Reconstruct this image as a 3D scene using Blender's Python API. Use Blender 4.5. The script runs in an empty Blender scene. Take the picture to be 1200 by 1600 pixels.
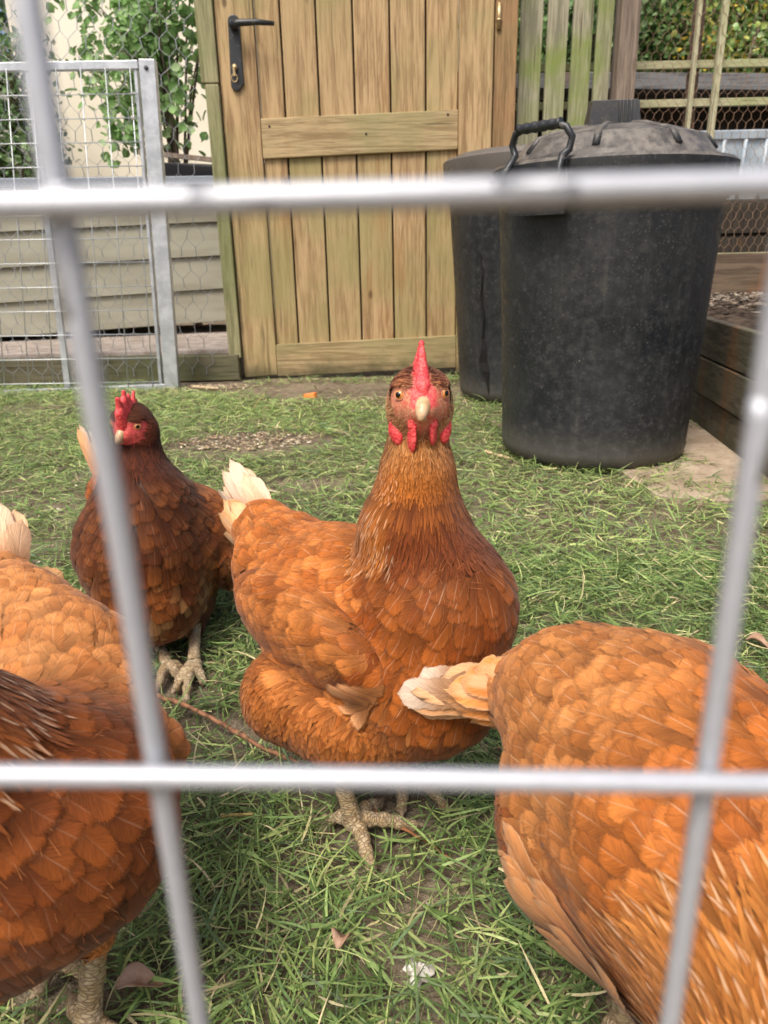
import bpy, math, random
import numpy as np
from mathutils import Vector, Matrix
C = bpy.context.scene.collection
scn = bpy.context.scene
rnd = random.Random(7)
NR = np.random.default_rng(11)

# ------------------------------------------------------------------ camera, sky, sun, exposure
PITCH, ROLL, CAMH, FPX = math.radians(19.3), math.radians(-1.3), .41, 1155.
cam = bpy.data.objects.new('camera', bpy.data.cameras.new('camera')); C.objects.link(cam)
camM = Matrix.Rotation(math.pi/2-PITCH, 4, 'X') @ Matrix.Rotation(ROLL, 4, 'Z')
cam.matrix_world = Matrix.Translation((0, 0, CAMH)) @ camM
cam.data.sensor_fit = 'VERTICAL'; cam.data.sensor_height = 24; cam.data.lens = 24*FPX/1600
cam.data.clip_start = .005; cam.data.clip_end = 500
cam.data.dof.use_dof = True; cam.data.dof.focus_distance = .56; cam.data.dof.aperture_fstop = 11.5
scn.camera = cam
w = bpy.data.worlds.new('World'); scn.world = w; w.use_nodes = True
nt = w.node_tree; bg = nt.nodes['Background']
sky = nt.nodes.new('ShaderNodeTexSky'); sky.sky_type = 'NISHITA'; sky.sun_disc = False
sky.sun_elevation = math.radians(58); sky.sun_rotation = math.radians(205)
sky.air_density = .9; sky.dust_density = 6.0; sky.ozone_density = 1.0
nt.links.new(sky.outputs[0], bg.inputs[0]); bg.inputs[1].default_value = .118
sl = bpy.data.lights.new('sun', 'SUN'); sl.energy = 1.9; sl.angle = math.radians(22); sl.color = (1, .96, .9)
sun = bpy.data.objects.new('sun', sl); C.objects.link(sun)
_az, _el = math.radians(205), math.radians(58)
sd = Vector((math.sin(_az)*math.cos(_el), math.cos(_az)*math.cos(_el), math.sin(_el)))
sun.rotation_euler = sd.to_track_quat('Z', 'Y').to_euler()
scn.view_settings.view_transform = 'Standard'; scn.view_settings.look = 'None'
scn.view_settings.exposure = .68; scn.view_settings.gamma = 1
scn.cycles.max_bounces = 7; scn.cycles.transparent_max_bounces = 16
scn.cycles.use_denoising = True

# ------------------------------------------------------------------ helpers
_M = np.array(camM.to_3x3())
def ray(x, y): return _M @ np.array([(x-600)/FPX, (800-y)/FPX, -1.])
def atY(x, y, Y): d = ray(x, y); return np.array([0, 0, CAMH]) + d*Y/d[1]
def atG(x, y, z=0): d = ray(x, y); return np.array([0, 0, CAMH]) + d*(z-CAMH)/d[2]
def atD(x, y, D): return np.array([0, 0, CAMH]) + ray(x, y)*D
A = lambda *v: np.array(v, float)
def unit(v): v = np.asarray(v, float); return v/(np.linalg.norm(v)+1e-12)
def nrm(v): return v/(np.linalg.norm(v, axis=-1, keepdims=True)+1e-12)
def hexc(h): 
    c = [int(h[i:i+2], 16)/255 for i in (0, 2, 4)]
    return tuple(x/12.92 if x <= .04045 else ((x+.055)/1.055)**2.4 for x in c)

def tag(o, label=None, cat=None, group=None, kind=None):
    if label: o['label'] = label
    if cat: o['category'] = cat
    if group: o['group'] = group
    if kind: o['kind'] = kind
    return o
def empty(name, loc, label, cat, group=None, rz=0):
    o = bpy.data.objects.new(name, None); C.objects.link(o); o.location = loc; o.rotation_euler.z = rz
    o.empty_display_size = .05
    return tag(o, label, cat, group)
def link(name, me, mat, parent=None, world=True):
    o = bpy.data.objects.new(name, me); C.objects.link(o)
    if mat is not None and not len(me.materials): me.materials.append(mat)
    if parent:
        o.parent = parent
        if world: o.matrix_parent_inverse = (Matrix.Translation(parent.location) @ Matrix.Rotation(parent.rotation_euler.z, 4, 'Z')).inverted() if parent.parent is None else Matrix.Identity(4)
    return o
def npmesh(name, V, F, smooth=True, attrs=None, uv=None):
    """V (n,3); F (m,k) array (k = 3 or 4)"""
    me = bpy.data.meshes.new(name); V = np.ascontiguousarray(V, np.float32); F = np.ascontiguousarray(F, np.int32)
    m, k = F.shape
    me.vertices.add(len(V)); me.vertices.foreach_set('co', V.ravel())
    me.loops.add(m*k); me.loops.foreach_set('vertex_index', F.ravel())
    me.polygons.add(m); me.polygons.foreach_set('loop_start', np.arange(0, m*k, k, dtype=np.int32))
    me.polygons.foreach_set('loop_total', np.full(m, k, np.int32))
    if smooth: me.polygons.foreach_set('use_smooth', np.ones(m, bool))
    for n, a in (attrs or {}).items():
        at = me.attributes.new(n, 'FLOAT_COLOR', 'POINT')
        b = np.ones((len(V), 4), np.float32); b[:, :a.shape[1]] = a; at.data.foreach_set('color', b.ravel())
    if uv is not None:
        u = me.uv_layers.new(name='UVMap'); u.data.foreach_set('uv', np.ascontiguousarray(uv[F.ravel()], np.float32).ravel())
    me.update(); me.validate()
    return me

class MB:
    """collects boxes, tubes, lathes into one mesh"""
    def __init__(s): s.v = []; s.f = []; s.sm = []
    def add(s, V, F, sm=False):
        n = len(s.v); s.v += [tuple(map(float, p)) for p in V]; s.f += [tuple(i+n for i in f) for f in F]; s.sm += [sm]*len(F)
    def hexa(s, P, bev=0):  # 8 corners, bottom 4 ccw then top 4
        s.add(P, [(3, 2, 1, 0), (4, 5, 6, 7), (0, 1, 5, 4), (1, 2, 6, 5), (2, 3, 7, 6), (3, 0, 4, 7)])
    def box(s, a, b):
        x0, y0, z0 = a; x1, y1, z1 = b
        s.hexa([(x0, y0, z0), (x1, y0, z0), (x1, y1, z0), (x0, y1, z0), (x0, y0, z1), (x1, y0, z1), (x1, y1, z1), (x0, y1, z1)])
    def beam(s, a, b, wx, wy, up=(0, 0, 1)):  # a bar a->b, section wx (side) * wy (along 'up-ish')
        a = A(*a); b = A(*b); d = unit(b-a); side = np.cross(d, up)
        if np.linalg.norm(side) < 1e-4: side = np.cross(d, (0, 1, 0))
        side = unit(side); u2 = np.cross(side, d)
        P = []
        for p in (a, b):
            for sx, sy in ((-1, -1), (1, -1), (1, 1), (-1, 1)): P.append(p+side*sx*wx/2+u2*sy*wy/2)
        s.add(P, [(3, 2, 1, 0), (4, 5, 6, 7), (0, 1, 5, 4), (1, 2, 6, 5), (2, 3, 7, 6), (3, 0, 4, 7)])
    def tube(s, pts, r, n=8, caps=True):
        pts = [A(*p) for p in pts]; k = len(pts); rr = r if hasattr(r, '__len__') else [r]*k
        prev = None; V = []
        for i, p in enumerate(pts):
            d = unit(pts[min(i+1, k-1)]-pts[max(i-1, 0)])
            if prev is None: prev = unit(np.cross(d, (0, 0, 1) if abs(d[2]) < .9 else (1, 0, 0)))
            x = unit(prev-d*np.dot(prev, d)); y = np.cross(d, x); prev = x
            for j in range(n):
                a = 2*math.pi*j/n; V.append(p+(x*math.cos(a)+y*math.sin(a))*rr[i])
        F = [(i*n+j, i*n+(j+1) % n, (i+1)*n+(j+1) % n, (i+1)*n+j) for i in range(k-1) for j in range(n)]
        if caps: F += [tuple(range(n-1, -1, -1)), tuple((k-1)*n+j for j in range(n))]
        s.add(V, F, True)
    def lathe(s, prof, c=(0, 0, 0), n=64, wob=0, sy=1):
        V = []; cx, cy, cz = c
        for i, (r, z) in enumerate(prof):
            for j in range(n):
                a = 2*math.pi*j/n; q = r*(1+wob*math.sin(3*a+z*7)+wob*.6*math.sin(5*a-z*11))
                V.append((cx+q*math.cos(a), cy+q*sy*math.sin(a), cz+z))
        F = [(i*n+j, i*n+(j+1) % n, (i+1)*n+(j+1) % n, (i+1)*n+j) for i in range(len(prof)-1) for j in range(n)]
        s.add(V, F, True)
    def build(s, name, mat, parent=None, bevel=0, seg=2, auto=None):
        me = bpy.data.meshes.new(name); me.from_pydata(s.v, [], s.f)
        me.polygons.foreach_set('use_smooth', np.array(s.sm, bool)); me.update()
        o = link(name, me, mat, parent)
        if bevel:
            b = o.modifiers.new('bevel', 'BEVEL'); b.width = bevel; b.segments = seg; b.limit_method = 'ANGLE'; b.angle_limit = math.radians(50)
        if auto:
            me.set_sharp_from_angle(angle=math.radians(auto))
        return o

# ------------------------------------------------------------------ material helpers
class NT:
    def __init__(s, name, rough=.7, spec=.5):
        s.m = bpy.data.materials.new(name); s.m.use_nodes = True; s.t = s.m.node_tree; s.b = s.t.nodes['Principled BSDF']
        s.b.inputs['Roughness'].default_value = rough; s.b.inputs['Specular IOR Level'].default_value = spec
        s.out = s.t.nodes['Material Output']
    def n(s, ty, **kw):
        x = s.t.nodes.new('ShaderNode'+ty)
        for k, v in kw.items():
            if k.startswith('i_'):
                k = k[2:]; x.inputs[int(k) if k.isdigit() else k.replace('_', ' ')].default_value = v
            else: setattr(x, k, v)
        return x
    def l(s, a, b): s.t.links.new(a, b)
    def sock(s, v, inp):
        if isinstance(v, (int, float)): inp.default_value = v
        elif isinstance(v, (tuple, list)): inp.default_value = (tuple(v)+(1,))[:len(inp.default_value)]
        else: s.l(v, inp)
    def math(s, op, a, b=0., c=0., clamp=False):
        x = s.n('Math', operation=op, use_clamp=clamp); s.sock(a, x.inputs[0]); s.sock(b, x.inputs[1]); s.sock(c, x.inputs[2]); return x.outputs[0]
    def mix(s, f, a, b, mode='MIX'):
        x = s.n('Mix', data_type='RGBA', blend_type=mode); s.sock(f, x.inputs[0]); s.sock(a, x.inputs[6]); s.sock(b, x.inputs[7]); return x.outputs[2]
    def noise(s, vec, scale, detail=4, rough=.55, dist=0): 
        x = s.n('TexNoise', i_Scale=scale, i_Detail=detail, i_Roughness=rough, i_Distortion=dist); s.l(vec, x.inputs['Vector']); return x.outputs[0]
    def ramp(s, f, lo, hi, a=0., b=1.):
        x = s.n('MapRange', interpolation_type='SMOOTHSTEP'); s.sock(f, x.inputs[0]); x.inputs[1].default_value = lo; x.inputs[2].default_value = hi
        x.inputs[3].default_value = a; x.inputs[4].default_value = b; return x.outputs[0]
    def obj(s): return s.n('TexCoord').outputs['Object']
    def scale(s, vec, sc, off=(0, 0, 0)):
        x = s.n('Mapping'); x.inputs['Scale'].default_value = sc; x.inputs['Location'].default_value = off; s.l(vec, x.inputs[0]); return x.outputs[0]
    def bump(s, h, st=.5, d=.001):
        x = s.n('Bump', i_Strength=st, i_Distance=d); s.l(h, x.inputs['Height']); s.l(x.outputs[0], s.b.inputs['Normal']); return x
    def col(s, c): s.sock(c, s.b.inputs['Base Color'])
    def rough(s, r): s.sock(r, s.b.inputs['Roughness'])

# ------------------------------------------------------------------ implicit surfaces
class SDF:
    def __init__(s): s.p = []
    def cap(s, a, b, ra, rb, tag='body', flow=None, k=.012, L=0.):
        s.p.append(dict(t=0, a=A(*a), b=A(*b), ra=ra, rb=rb, tag=tag, flow=unit(flow) if flow is not None else unit(A(*b)-A(*a)+1e-9), k=k, L=L)); return s
    def ell(s, c, r, X=(1, 0, 0), Z=(0, 0, 1), tag='body', flow=(0, 0, -1), k=.012):
        X = unit(X); Z = unit(A(*Z)-X*np.dot(A(*Z), X)); Y = np.cross(Z, X)
        s.p.append(dict(t=1, c=A(*c), R=np.stack([X, Y, Z], 1), r=A(*r), tag=tag, flow=unit(flow), k=k, L=0.)); return s
    def one(s, q, P):
        if q['t'] == 0:
            ab = q['b']-q['a']; t = np.clip(((P-q['a'])@ab)/(ab@ab+1e-12), 0, 1)
            return np.linalg.norm(P-q['a']-t[..., None]*ab, axis=-1)-(q['ra']+(q['rb']-q['ra'])*t)
        l = (P-q['c'])@q['R']; k0 = np.linalg.norm(l/q['r'], axis=-1); k1 = np.linalg.norm(l/q['r']**2, axis=-1)
        return k0*(k0-1)/(k1+1e-9)
    def __call__(s, P):
        d = None
        for q in s.p:
            e = s.one(q, P)
            if d is None: d = e; continue
            k = q['k']; h = np.maximum(k-np.abs(d-e), 0)/k; d = np.minimum(d, e)-h*h*k*.25
        return d
    def grad(s, P, e=.0008):
        g = 0
        for k in ((1, -1, -1), (-1, -1, 1), (-1, 1, -1), (1, 1, 1)):
            k = A(*k); g = g+k*s(P+k*e)[..., None]
        return nrm(g)
    def near(s, P):
        D = np.stack([s.one(q, P) for q in s.p], 1); return D
    def bounds(s, m):
        lo = np.full(3, 9.); hi = -lo
        for q in s.p:
            if q['t'] == 0:
                for c, r in ((q['a'], q['ra']), (q['b'], q['rb'])): lo = np.minimum(lo, c-r); hi = np.maximum(hi, c+r)
            else: lo = np.minimum(lo, q['c']-q['r'].max()); hi = np.maximum(hi, q['c']+q['r'].max())
        return lo-m, hi+m
    def mesh(s, h):
        B = 8; lo, hi = s.bounds(3*h); nb = np.ceil((hi-lo)/(h*B)).astype(int)
        idx = np.stack(np.meshgrid(*[np.arange(n) for n in nb], indexing='ij'), -1).reshape(-1, 3)
        cen = lo+(idx+.5)*B*h-.5*h; dc = s(cen); act = np.abs(dc) < B*h*1.0
        V = np.empty((nb[0], B, nb[1], B, nb[2], B), np.float32)
        V[:] = np.where(dc > 0, 1., -1.).reshape(nb)[:, None, :, None, :, None]
        V = V.transpose(0, 2, 4, 1, 3, 5); ai = idx[act]
        loc = np.stack(np.meshgrid(*[np.arange(B)]*3, indexing='ij'), -1).reshape(-1, 3)
        for c0 in range(0, len(ai), 400):
            a = ai[c0:c0+400]; P = lo+(a[:, None, :]*B+loc[None])*h
            V[a[:, 0], a[:, 1], a[:, 2]] = s(P).reshape(-1, B, B, B)
        V = V.transpose(0, 3, 1, 4, 2, 5).reshape(nb*B); I = V < 0
        n = np.array(V.shape)
        cs = sum(I[i:n[0]-1+i, j:n[1]-1+j, k:n[2]-1+k].astype(np.int8) for i in (0, 1) for j in (0, 1) for k in (0, 1))
        cells = np.argwhere((cs > 0) & (cs < 8)); cid = np.full(n-1, -1, np.int32); cid[tuple(cells.T)] = np.arange(len(cells))
        acc = np.zeros((len(cells), 3)); cnt = np.zeros(len(cells))
        cor = [(i, j, k) for i in (0, 1) for j in (0, 1) for k in (0, 1)]
        for x in cor:
            for y in cor:
                if sum(np.abs(A(*x)-A(*y))) == 1 and x < y:
                    a = V[tuple((cells+x).T)].astype(float); b = V[tuple((cells+y).T)].astype(float); m = (a < 0) != (b < 0)
                    t = np.where(m, a/(a-b+1e-12), 0); p = A(*x)+(A(*y)-A(*x))*t[:, None]; acc += p*m[:, None]; cnt += m
        Pv = lo+(cells+acc/np.maximum(cnt, 1)[:, None])*h
        F = []
        for ax in range(3):
            sl0 = [slice(None)]*3; sl1 = [slice(None)]*3; sl0[ax] = slice(0, -1); sl1[ax] = slice(1, None)
            for flip in (0, 1):
                m = (I[tuple(sl0)] & ~I[tuple(sl1)]) if flip == 0 else (~I[tuple(sl0)] & I[tuple(sl1)])
                e = np.argwhere(m); o1 = [0]*3; o2 = [0]*3; o1[(ax+1) % 3] = 1; o2[(ax+2) % 3] = 1
                o1 = np.array(o1); o2 = np.array(o2)
                q = [e-o1-o2, e-o2, e, e-o1]
                ok = np.all([(c >= 0).all(1) & (c < n-1).all(1) for c in q], 0)
                q = [cid[tuple(c[ok].T)] for c in q]
                if flip: q = q[::-1]
                F.append(np.stack(q, 1))
        F = np.concatenate(F); F = F[(F >= 0).all(1)]
        for _ in range(2): Pv = Pv-s.grad(Pv)*s(Pv)[:, None]
        return Pv, F
def blob(sdf, h, name, mat, parent, disp=0):
    V, F = sdf.mesh(h)
    if disp:
        q = V*1000; nz = np.sin(q[:, 0]*1.3+2*np.sin(q[:, 2]*.7))*np.sin(q[:, 1]*1.1+q[:, 2]*.9)+.6*np.sin(q[:, 0]*2.9+q[:, 1]*2.3)*np.sin(q[:, 2]*3.1+q[:, 1]); V = V+sdf.grad(V)*(nz*disp)[:, None]
    return link(name, npmesh(name, V, F), mat, parent)

# ------------------------------------------------------------------ hen materials
def mat_feather(name, f0=1.34, f1=.86):
    n = NT(name, .68, .18)
    tint = n.n('Attribute', attribute_name='tint').outputs[0]
    fx = n.n('SeparateColor'); n.l(n.n('Attribute', attribute_name='fx').outputs[0], fx.inputs[0])
    uv = n.n('SeparateXYZ'); n.l(n.n('UVMap', uv_map='UVMap').outputs[0], uv.inputs[0]); u, v = uv.outputs[0], uv.outputs[1]
    au = n.math('ABSOLUTE', u)
    br = n.math('ADD', n.math('SUBTRACT', v, n.math('MULTIPLY', au, .38)), n.math('MULTIPLY', n.math('SIGN', u), 3.))
    cv = n.n('CombineXYZ'); n.l(n.math('MULTIPLY', br, 1.), cv.inputs[0]); n.l(n.math('MULTIPLY', au, .05), cv.inputs[1]); n.l(n.math('MULTIPLY', fx.outputs[2], 50.), cv.inputs[2])
    st = n.noise(cv.outputs[0], 34., 2, .6); st2 = n.noise(cv.outputs[0], 90., 1, .5)
    blot = n.noise(cv.outputs[0], 3.2, 3, .6)
    hs = n.n('HueSaturation'); hs.inputs['Saturation'].default_value = 1.02; hs.inputs['Value'].default_value = .93; hs.inputs['Hue'].default_value = .4995; n.l(tint, hs.inputs['Color']); tint = hs.outputs[0]
    k = n.math('MULTIPLY', n.ramp(n.math('ADD', n.math('MULTIPLY', st, .6), n.math('MULTIPLY', st2, .4)), .3, .7, .76, 1.24), n.ramp(v, .25, .92, .62, 1.20))  # barb streaks; dark root, pale tip: own tone plus painted shade between feathers
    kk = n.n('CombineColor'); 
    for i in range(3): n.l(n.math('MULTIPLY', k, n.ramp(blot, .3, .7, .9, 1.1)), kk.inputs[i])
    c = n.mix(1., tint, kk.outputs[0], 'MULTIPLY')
    pale = n.mix(.40, tint, (.80, .52, .30))
    wide = n.math('GREATER_THAN', fx.outputs[0], .58); thin = n.math('MULTIPLY', n.ramp(au, .055, .012), n.math('MULTIPLY', n.ramp(v, .25, .75), n.ramp(v, .98, .9)))
    dash = n.math('MULTIPLY', n.ramp(au, .62, .25), n.math('MULTIPLY', n.ramp(v, .55, .70), n.ramp(v, .97, .86)))
    sh = n.math('MULTIPLY', n.math('ADD', n.math('MULTIPLY', wide, dash), n.math('MULTIPLY', n.math('SUBTRACT', 1., wide), thin)), fx.outputs[0], clamp=True)
    c = n.mix(sh, c, n.mix(.48, tint, (.86, .66, .44)))
    ed = n.math('MAXIMUM', n.ramp(v, .86, .985), n.ramp(au, .78, .99))
    c = n.mix(n.math('MULTIPLY', ed, fx.outputs[1]), c, pale)
    n.col(c)
    n.b.inputs['Sheen Weight'].default_value = .10; n.b.inputs['Sheen Roughness'].default_value = .4
    n.bump(n.math('ADD', st, n.math('MULTIPLY', n.ramp(au, .12, 0.), .5)), .55, .0006)
    # ragged outline where barbs part
    fr = n.ramp(n.math('ADD', n.math('MAXIMUM', n.ramp(au, .40, 1.05), n.ramp(v, .62, 1.04)), n.math('MULTIPLY', st2, .9)), f0, f1)
    n.l(fr, n.b.inputs['Alpha'])
    return n.m
def mat_body():
    n = NT('hen_skin', .55, .35)
    tint = n.n('Attribute', attribute_name='tint').outputs[0]
    z = n.n('SeparateColor'); n.l(n.n('Attribute', attribute_name='zone').outputs[0], z.inputs[0])  # R: leg, G: face, B: unused
    uv = n.n('UVMap', uv_map='UVMap').outputs[0]; o = n.obj()
    # scutes: uneven rings along the toe + cracks
    br = n.n('TexVoronoi', feature='DISTANCE_TO_EDGE', i_Scale=1.0); n.l(n.scale(uv, (430, 1.1, 1)), br.inputs[0]); 
    vo = n.n('TexVoronoi', feature='DISTANCE_TO_EDGE', i_Scale=420.); n.l(o, vo.inputs[0])
    ring = n.ramp(br.outputs[0], .0, .16); crack = n.ramp(vo.outputs[0], .0, .12)
    scal = n.math('MULTIPLY', ring, n.math('ADD', n.math('MULTIPLY', crack, .25), .75))
    no = n.noise(o, 120., 4, .6); nb = n.noise(o, 45., 3, .6)
    leg = n.mix(n.ramp(no, .35, .7), (.42, .29, .14), (.60, .48, .31)); leg = n.mix(n.ramp(nb, .5, .7, 0, .7), leg, (.30, .22, .15))
    leg = n.mix(n.math('MULTIPLY', n.math('SUBTRACT', 1., scal, clamp=True), .75), leg, (.15, .095, .055))
    fp = n.noise(o, 900., 3, .6); fb = n.noise(o, 160., 3, .6)
    face = n.mix(n.ramp(fp, .35, .65), (.50, .15, .085), (.66, .33, .19)); face = n.mix(n.ramp(fb, .50, .68, 0, .7), face, (.58, .09, .06)); face = n.mix(z.outputs[2], face, n.mix(n.ramp(fp, .4, .6), (.60, .045, .05), (.78, .16, .13)))
    under = n.mix(n.ramp(no, .3, .7), tint, n.mix(.5, tint, (.02, .005, .001)))
    c = n.mix(z.outputs[0], under, leg); c = n.mix(z.outputs[1], c, face); n.col(c)
    h = n.math('ADD', n.math('MULTIPLY', scal, z.outputs[0]), n.math('MULTIPLY', fp, n.math('MULTIPLY', z.outputs[1], .8)))
    n.bump(h, .8, .0007)
    return n.m
def mat_comb():
    n = NT('comb_skin', .42, .5); o = n.obj()
    a = n.noise(o, 260., 4, .6); b = n.noise(o, 1100., 2, .5)
    c = n.mix(n.ramp(a, .35, .68), (.62, .035, .045), (.78, .10, .09)); c = n.mix(n.ramp(b, .5, .72, 0, .22), c, (.84, .32, .27)); n.col(c)
    n.b.inputs['Subsurface Weight'].default_value = .25; n.b.inputs['Subsurface Radius'].default_value = (.004, .001, .0008); n.b.inputs['Subsurface Scale'].default_value = 1.
    v = n.n('TexVoronoi', i_Scale=650.); n.l(o, v.inputs[0])
    n.bump(n.math('ADD', n.math('MULTIPLY', v.outputs[0], -1.), b), .7, .0006); return n.m
def mat_horn():
    n = NT('beak_horn', .38, .5); o = n.obj(); a = n.noise(o, 200., 3, .6)
    c = n.mix(n.ramp(a, .35, .65), (.50, .30, .14), (.64, .44, .26)); n.col(c); n.bump(n.noise(o, 700., 3), .25, .0005); return n.m
def plain(name, c, rough=.5, spec=.5, metal=0, coat=0, em=None):
    n = NT(name, rough, spec); n.col(c); n.b.inputs['Metallic'].default_value = metal; n.b.inputs['Coat Weight'].default_value = coat; return n.m
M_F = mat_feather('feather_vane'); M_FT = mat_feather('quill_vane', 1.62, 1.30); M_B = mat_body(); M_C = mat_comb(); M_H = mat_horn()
M_IRIS = plain('iris_amber', (.62, .24, .05), .25, .5, coat=1); M_PUP = plain('pupil_black', (.004, .004, .004), .12, .4)
M_LID = plain('eyelid_skin', (.62, .26, .13), .5)

# ------------------------------------------------------------------ feathers
def vane(kind, t):
    if kind == 'round':  w = (.55+.45*np.clip(t/.45, 0, 1))*np.sqrt(np.clip(1-(np.clip(t-.55, 0, 1)/.45)**2.4, 0, 1))
    elif kind == 'lance': w = (.5+.5*np.clip(t/.3, 0, 1))*np.clip(1-t, 0, 1)**.55
    elif kind == 'wing': w = (.7+.3*np.clip(t/.3, 0, 1))*np.sqrt(np.clip(1-(np.clip(t-.75, 0, 1)/.25)**2.2, 0, 1))
    else: w = (.6+.4*np.clip(t/.4, 0, 1))*np.clip(1-t, 0, 1)**.35
    return np.maximum(w, .03)
def feathers(root, fl, nr, L, W, kind, nu, nv, lift, tint, fx, sdf=None, off=None, cup=.25, bend=None, R=NR, tip=None):
    """root, fl, nr (n,3); L, W, lift (n,); tint, fx (n,3). Draped over sdf when given, free (bend = curvature) otherwise."""
    n = len(root); t = np.linspace(0, 1, nv); u = np.linspace(-1, 1, nu)
    bi = nrm(np.cross(nr, fl)); wt = vane(kind, t)
    jag = 1+R.uniform(-.075, .075, (n, nv, nu))
    tt = t[None, :, None]+0*jag; 
    tt = tt-(np.abs(u)**2)[None, None, :]*.02+R.uniform(-.012, .012, (n, nv, nu))
    wx = u[None, None, :]*wt[None, :, None]*jag
    asym = R.uniform(-.15, .15, (n, 1, 1))*tt**2
    P = root[:, None, None, :]+fl[:, None, None, :]*(tt*L[:, None, None])[..., None]+bi[:, None, None, :]*((wx+asym)*W[:, None, None])[..., None]
    tt = np.clip(tt, 0, 1.05); lh = lift[:, None, None]*(tt**1.3)-cup*(W[:, None, None]*np.abs(wx)**2)*.5
    if sdf is not None:
        Q = P.reshape(-1, 3)
        for _ in range(2):
            d = sdf(Q); g = sdf.grad(Q); Q = Q-g*np.clip(d, -.03, .03)[:, None]
        g = sdf.grad(Q)
        o = (np.maximum(lh, -.0006*W[:, None, None]/.006)+.0012+(off[:, None, None] if off is not None else 0)).reshape(-1)
        Q = Q+g*o[:, None]; P = Q.reshape(n, nv, nu, 3)
    else:
        b = bend[:, None, None] if bend is not None else 0
        P = P+nr[:, None, None, :]*(lh+b*L[:, None, None]*tt**2)[..., None]
    V = P.reshape(-1, 3)
    g = (np.arange(nv-1)[:, None]*nu+np.arange(nu-1)[None]).ravel(); q = np.stack([g, g+1, g+1+nu, g+nu], 1)
    F = (q[None]+(np.arange(n)*nu*nv)[:, None, None]).reshape(-1, 4)
    uv = np.stack([np.broadcast_to(u[None, None], (n, nv, nu)), np.broadcast_to(t[None, :, None], (n, nv, nu))], -1).reshape(-1, 2)
    T = np.repeat(tint, nu*nv, 0)
    if tip is not None: g_ = np.broadcast_to(sstep(t, .25, .8)[None, :, None], (n, nv, nu)).reshape(-1, 1); T = T*(1-g_)+np.repeat(tip, nu*nv, 0)*g_
    X = np.repeat(fx, nu*nv, 0)
    return V, F, uv, T, X
def join(parts):
    V = []; F = []; U = []; T = []; X = []; k = 0
    for v, f, u, t, x in parts: V.append(v); F.append(f+k); U.append(u); T.append(t); X.append(x); k += len(v)
    return [np.concatenate(z) for z in (V, F, U, T, X)]
def feather_obj(name, parts, parent, mat=None):
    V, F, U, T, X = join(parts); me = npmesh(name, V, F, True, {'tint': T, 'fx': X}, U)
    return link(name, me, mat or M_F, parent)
def scatter(V, rad, rs):
    """poisson pick of vertex ids; rad (n,) per vertex"""
    cell = rad.max(); H = {}; out = []
    for i in rs.permutation(len(V)):
        p = V[i]; c = (int(p[0]//cell), int(p[1]//cell), int(p[2]//cell)); ok = True; r2 = rad[i]**2
        for dx in (-1, 0, 1):
            for dy in (-1, 0, 1):
                for dz in (-1, 0, 1):
                    for j in H.get((c[0]+dx, c[1]+dy, c[2]+dz), ()):
                        q = V[j]; 
                        if (q[0]-p[0])**2+(q[1]-p[1])**2+(q[2]-p[2])**2 < r2: ok = False; break
                    if not ok: break
                if not ok: break
            if not ok: break
        if ok: H.setdefault(c, []).append(i); out.append(i)
    return np.array(out, int)

# L, W(half), spacing, lift, vane, nu, nv, jitter, shaft, edge
STY = {
 'body':  (.031, .0090, .0084, .0016, 'round', 7, 9, .12, .40, .75),
 'back':  (.032, .0090, .0083, .0018, 'round', 7, 9, .20, .40, .65),
 'wing':  (.035, .0094, .0092, .0018, 'round', 7, 9, .13, .30, .75),
 'fluff': (.022, .0026, .0026, .0013, 'soft', 4, 7, .30, .05, .20),
 'neck':  (.026, .0015, .0018, .0012, 'lance', 3, 8, .09, .8, .3),
 'throat': (.011, .0010, .00115, .0009, 'lance', 3, 5, .18, .2, .2),
 'crown': (.0080, .0005, .0009, .0006, 'lance', 3, 4, .18, .2, .3),
 'bristle': (.0034, .00022, .0013, .0005, 'lance', 2, 3, .35, .0, .2),
 'cheek': (.0060, .0006, .0010, .0008, 'lance', 3, 3, .25, .0, .4),
}
FEATHERED = set(STY)

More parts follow.
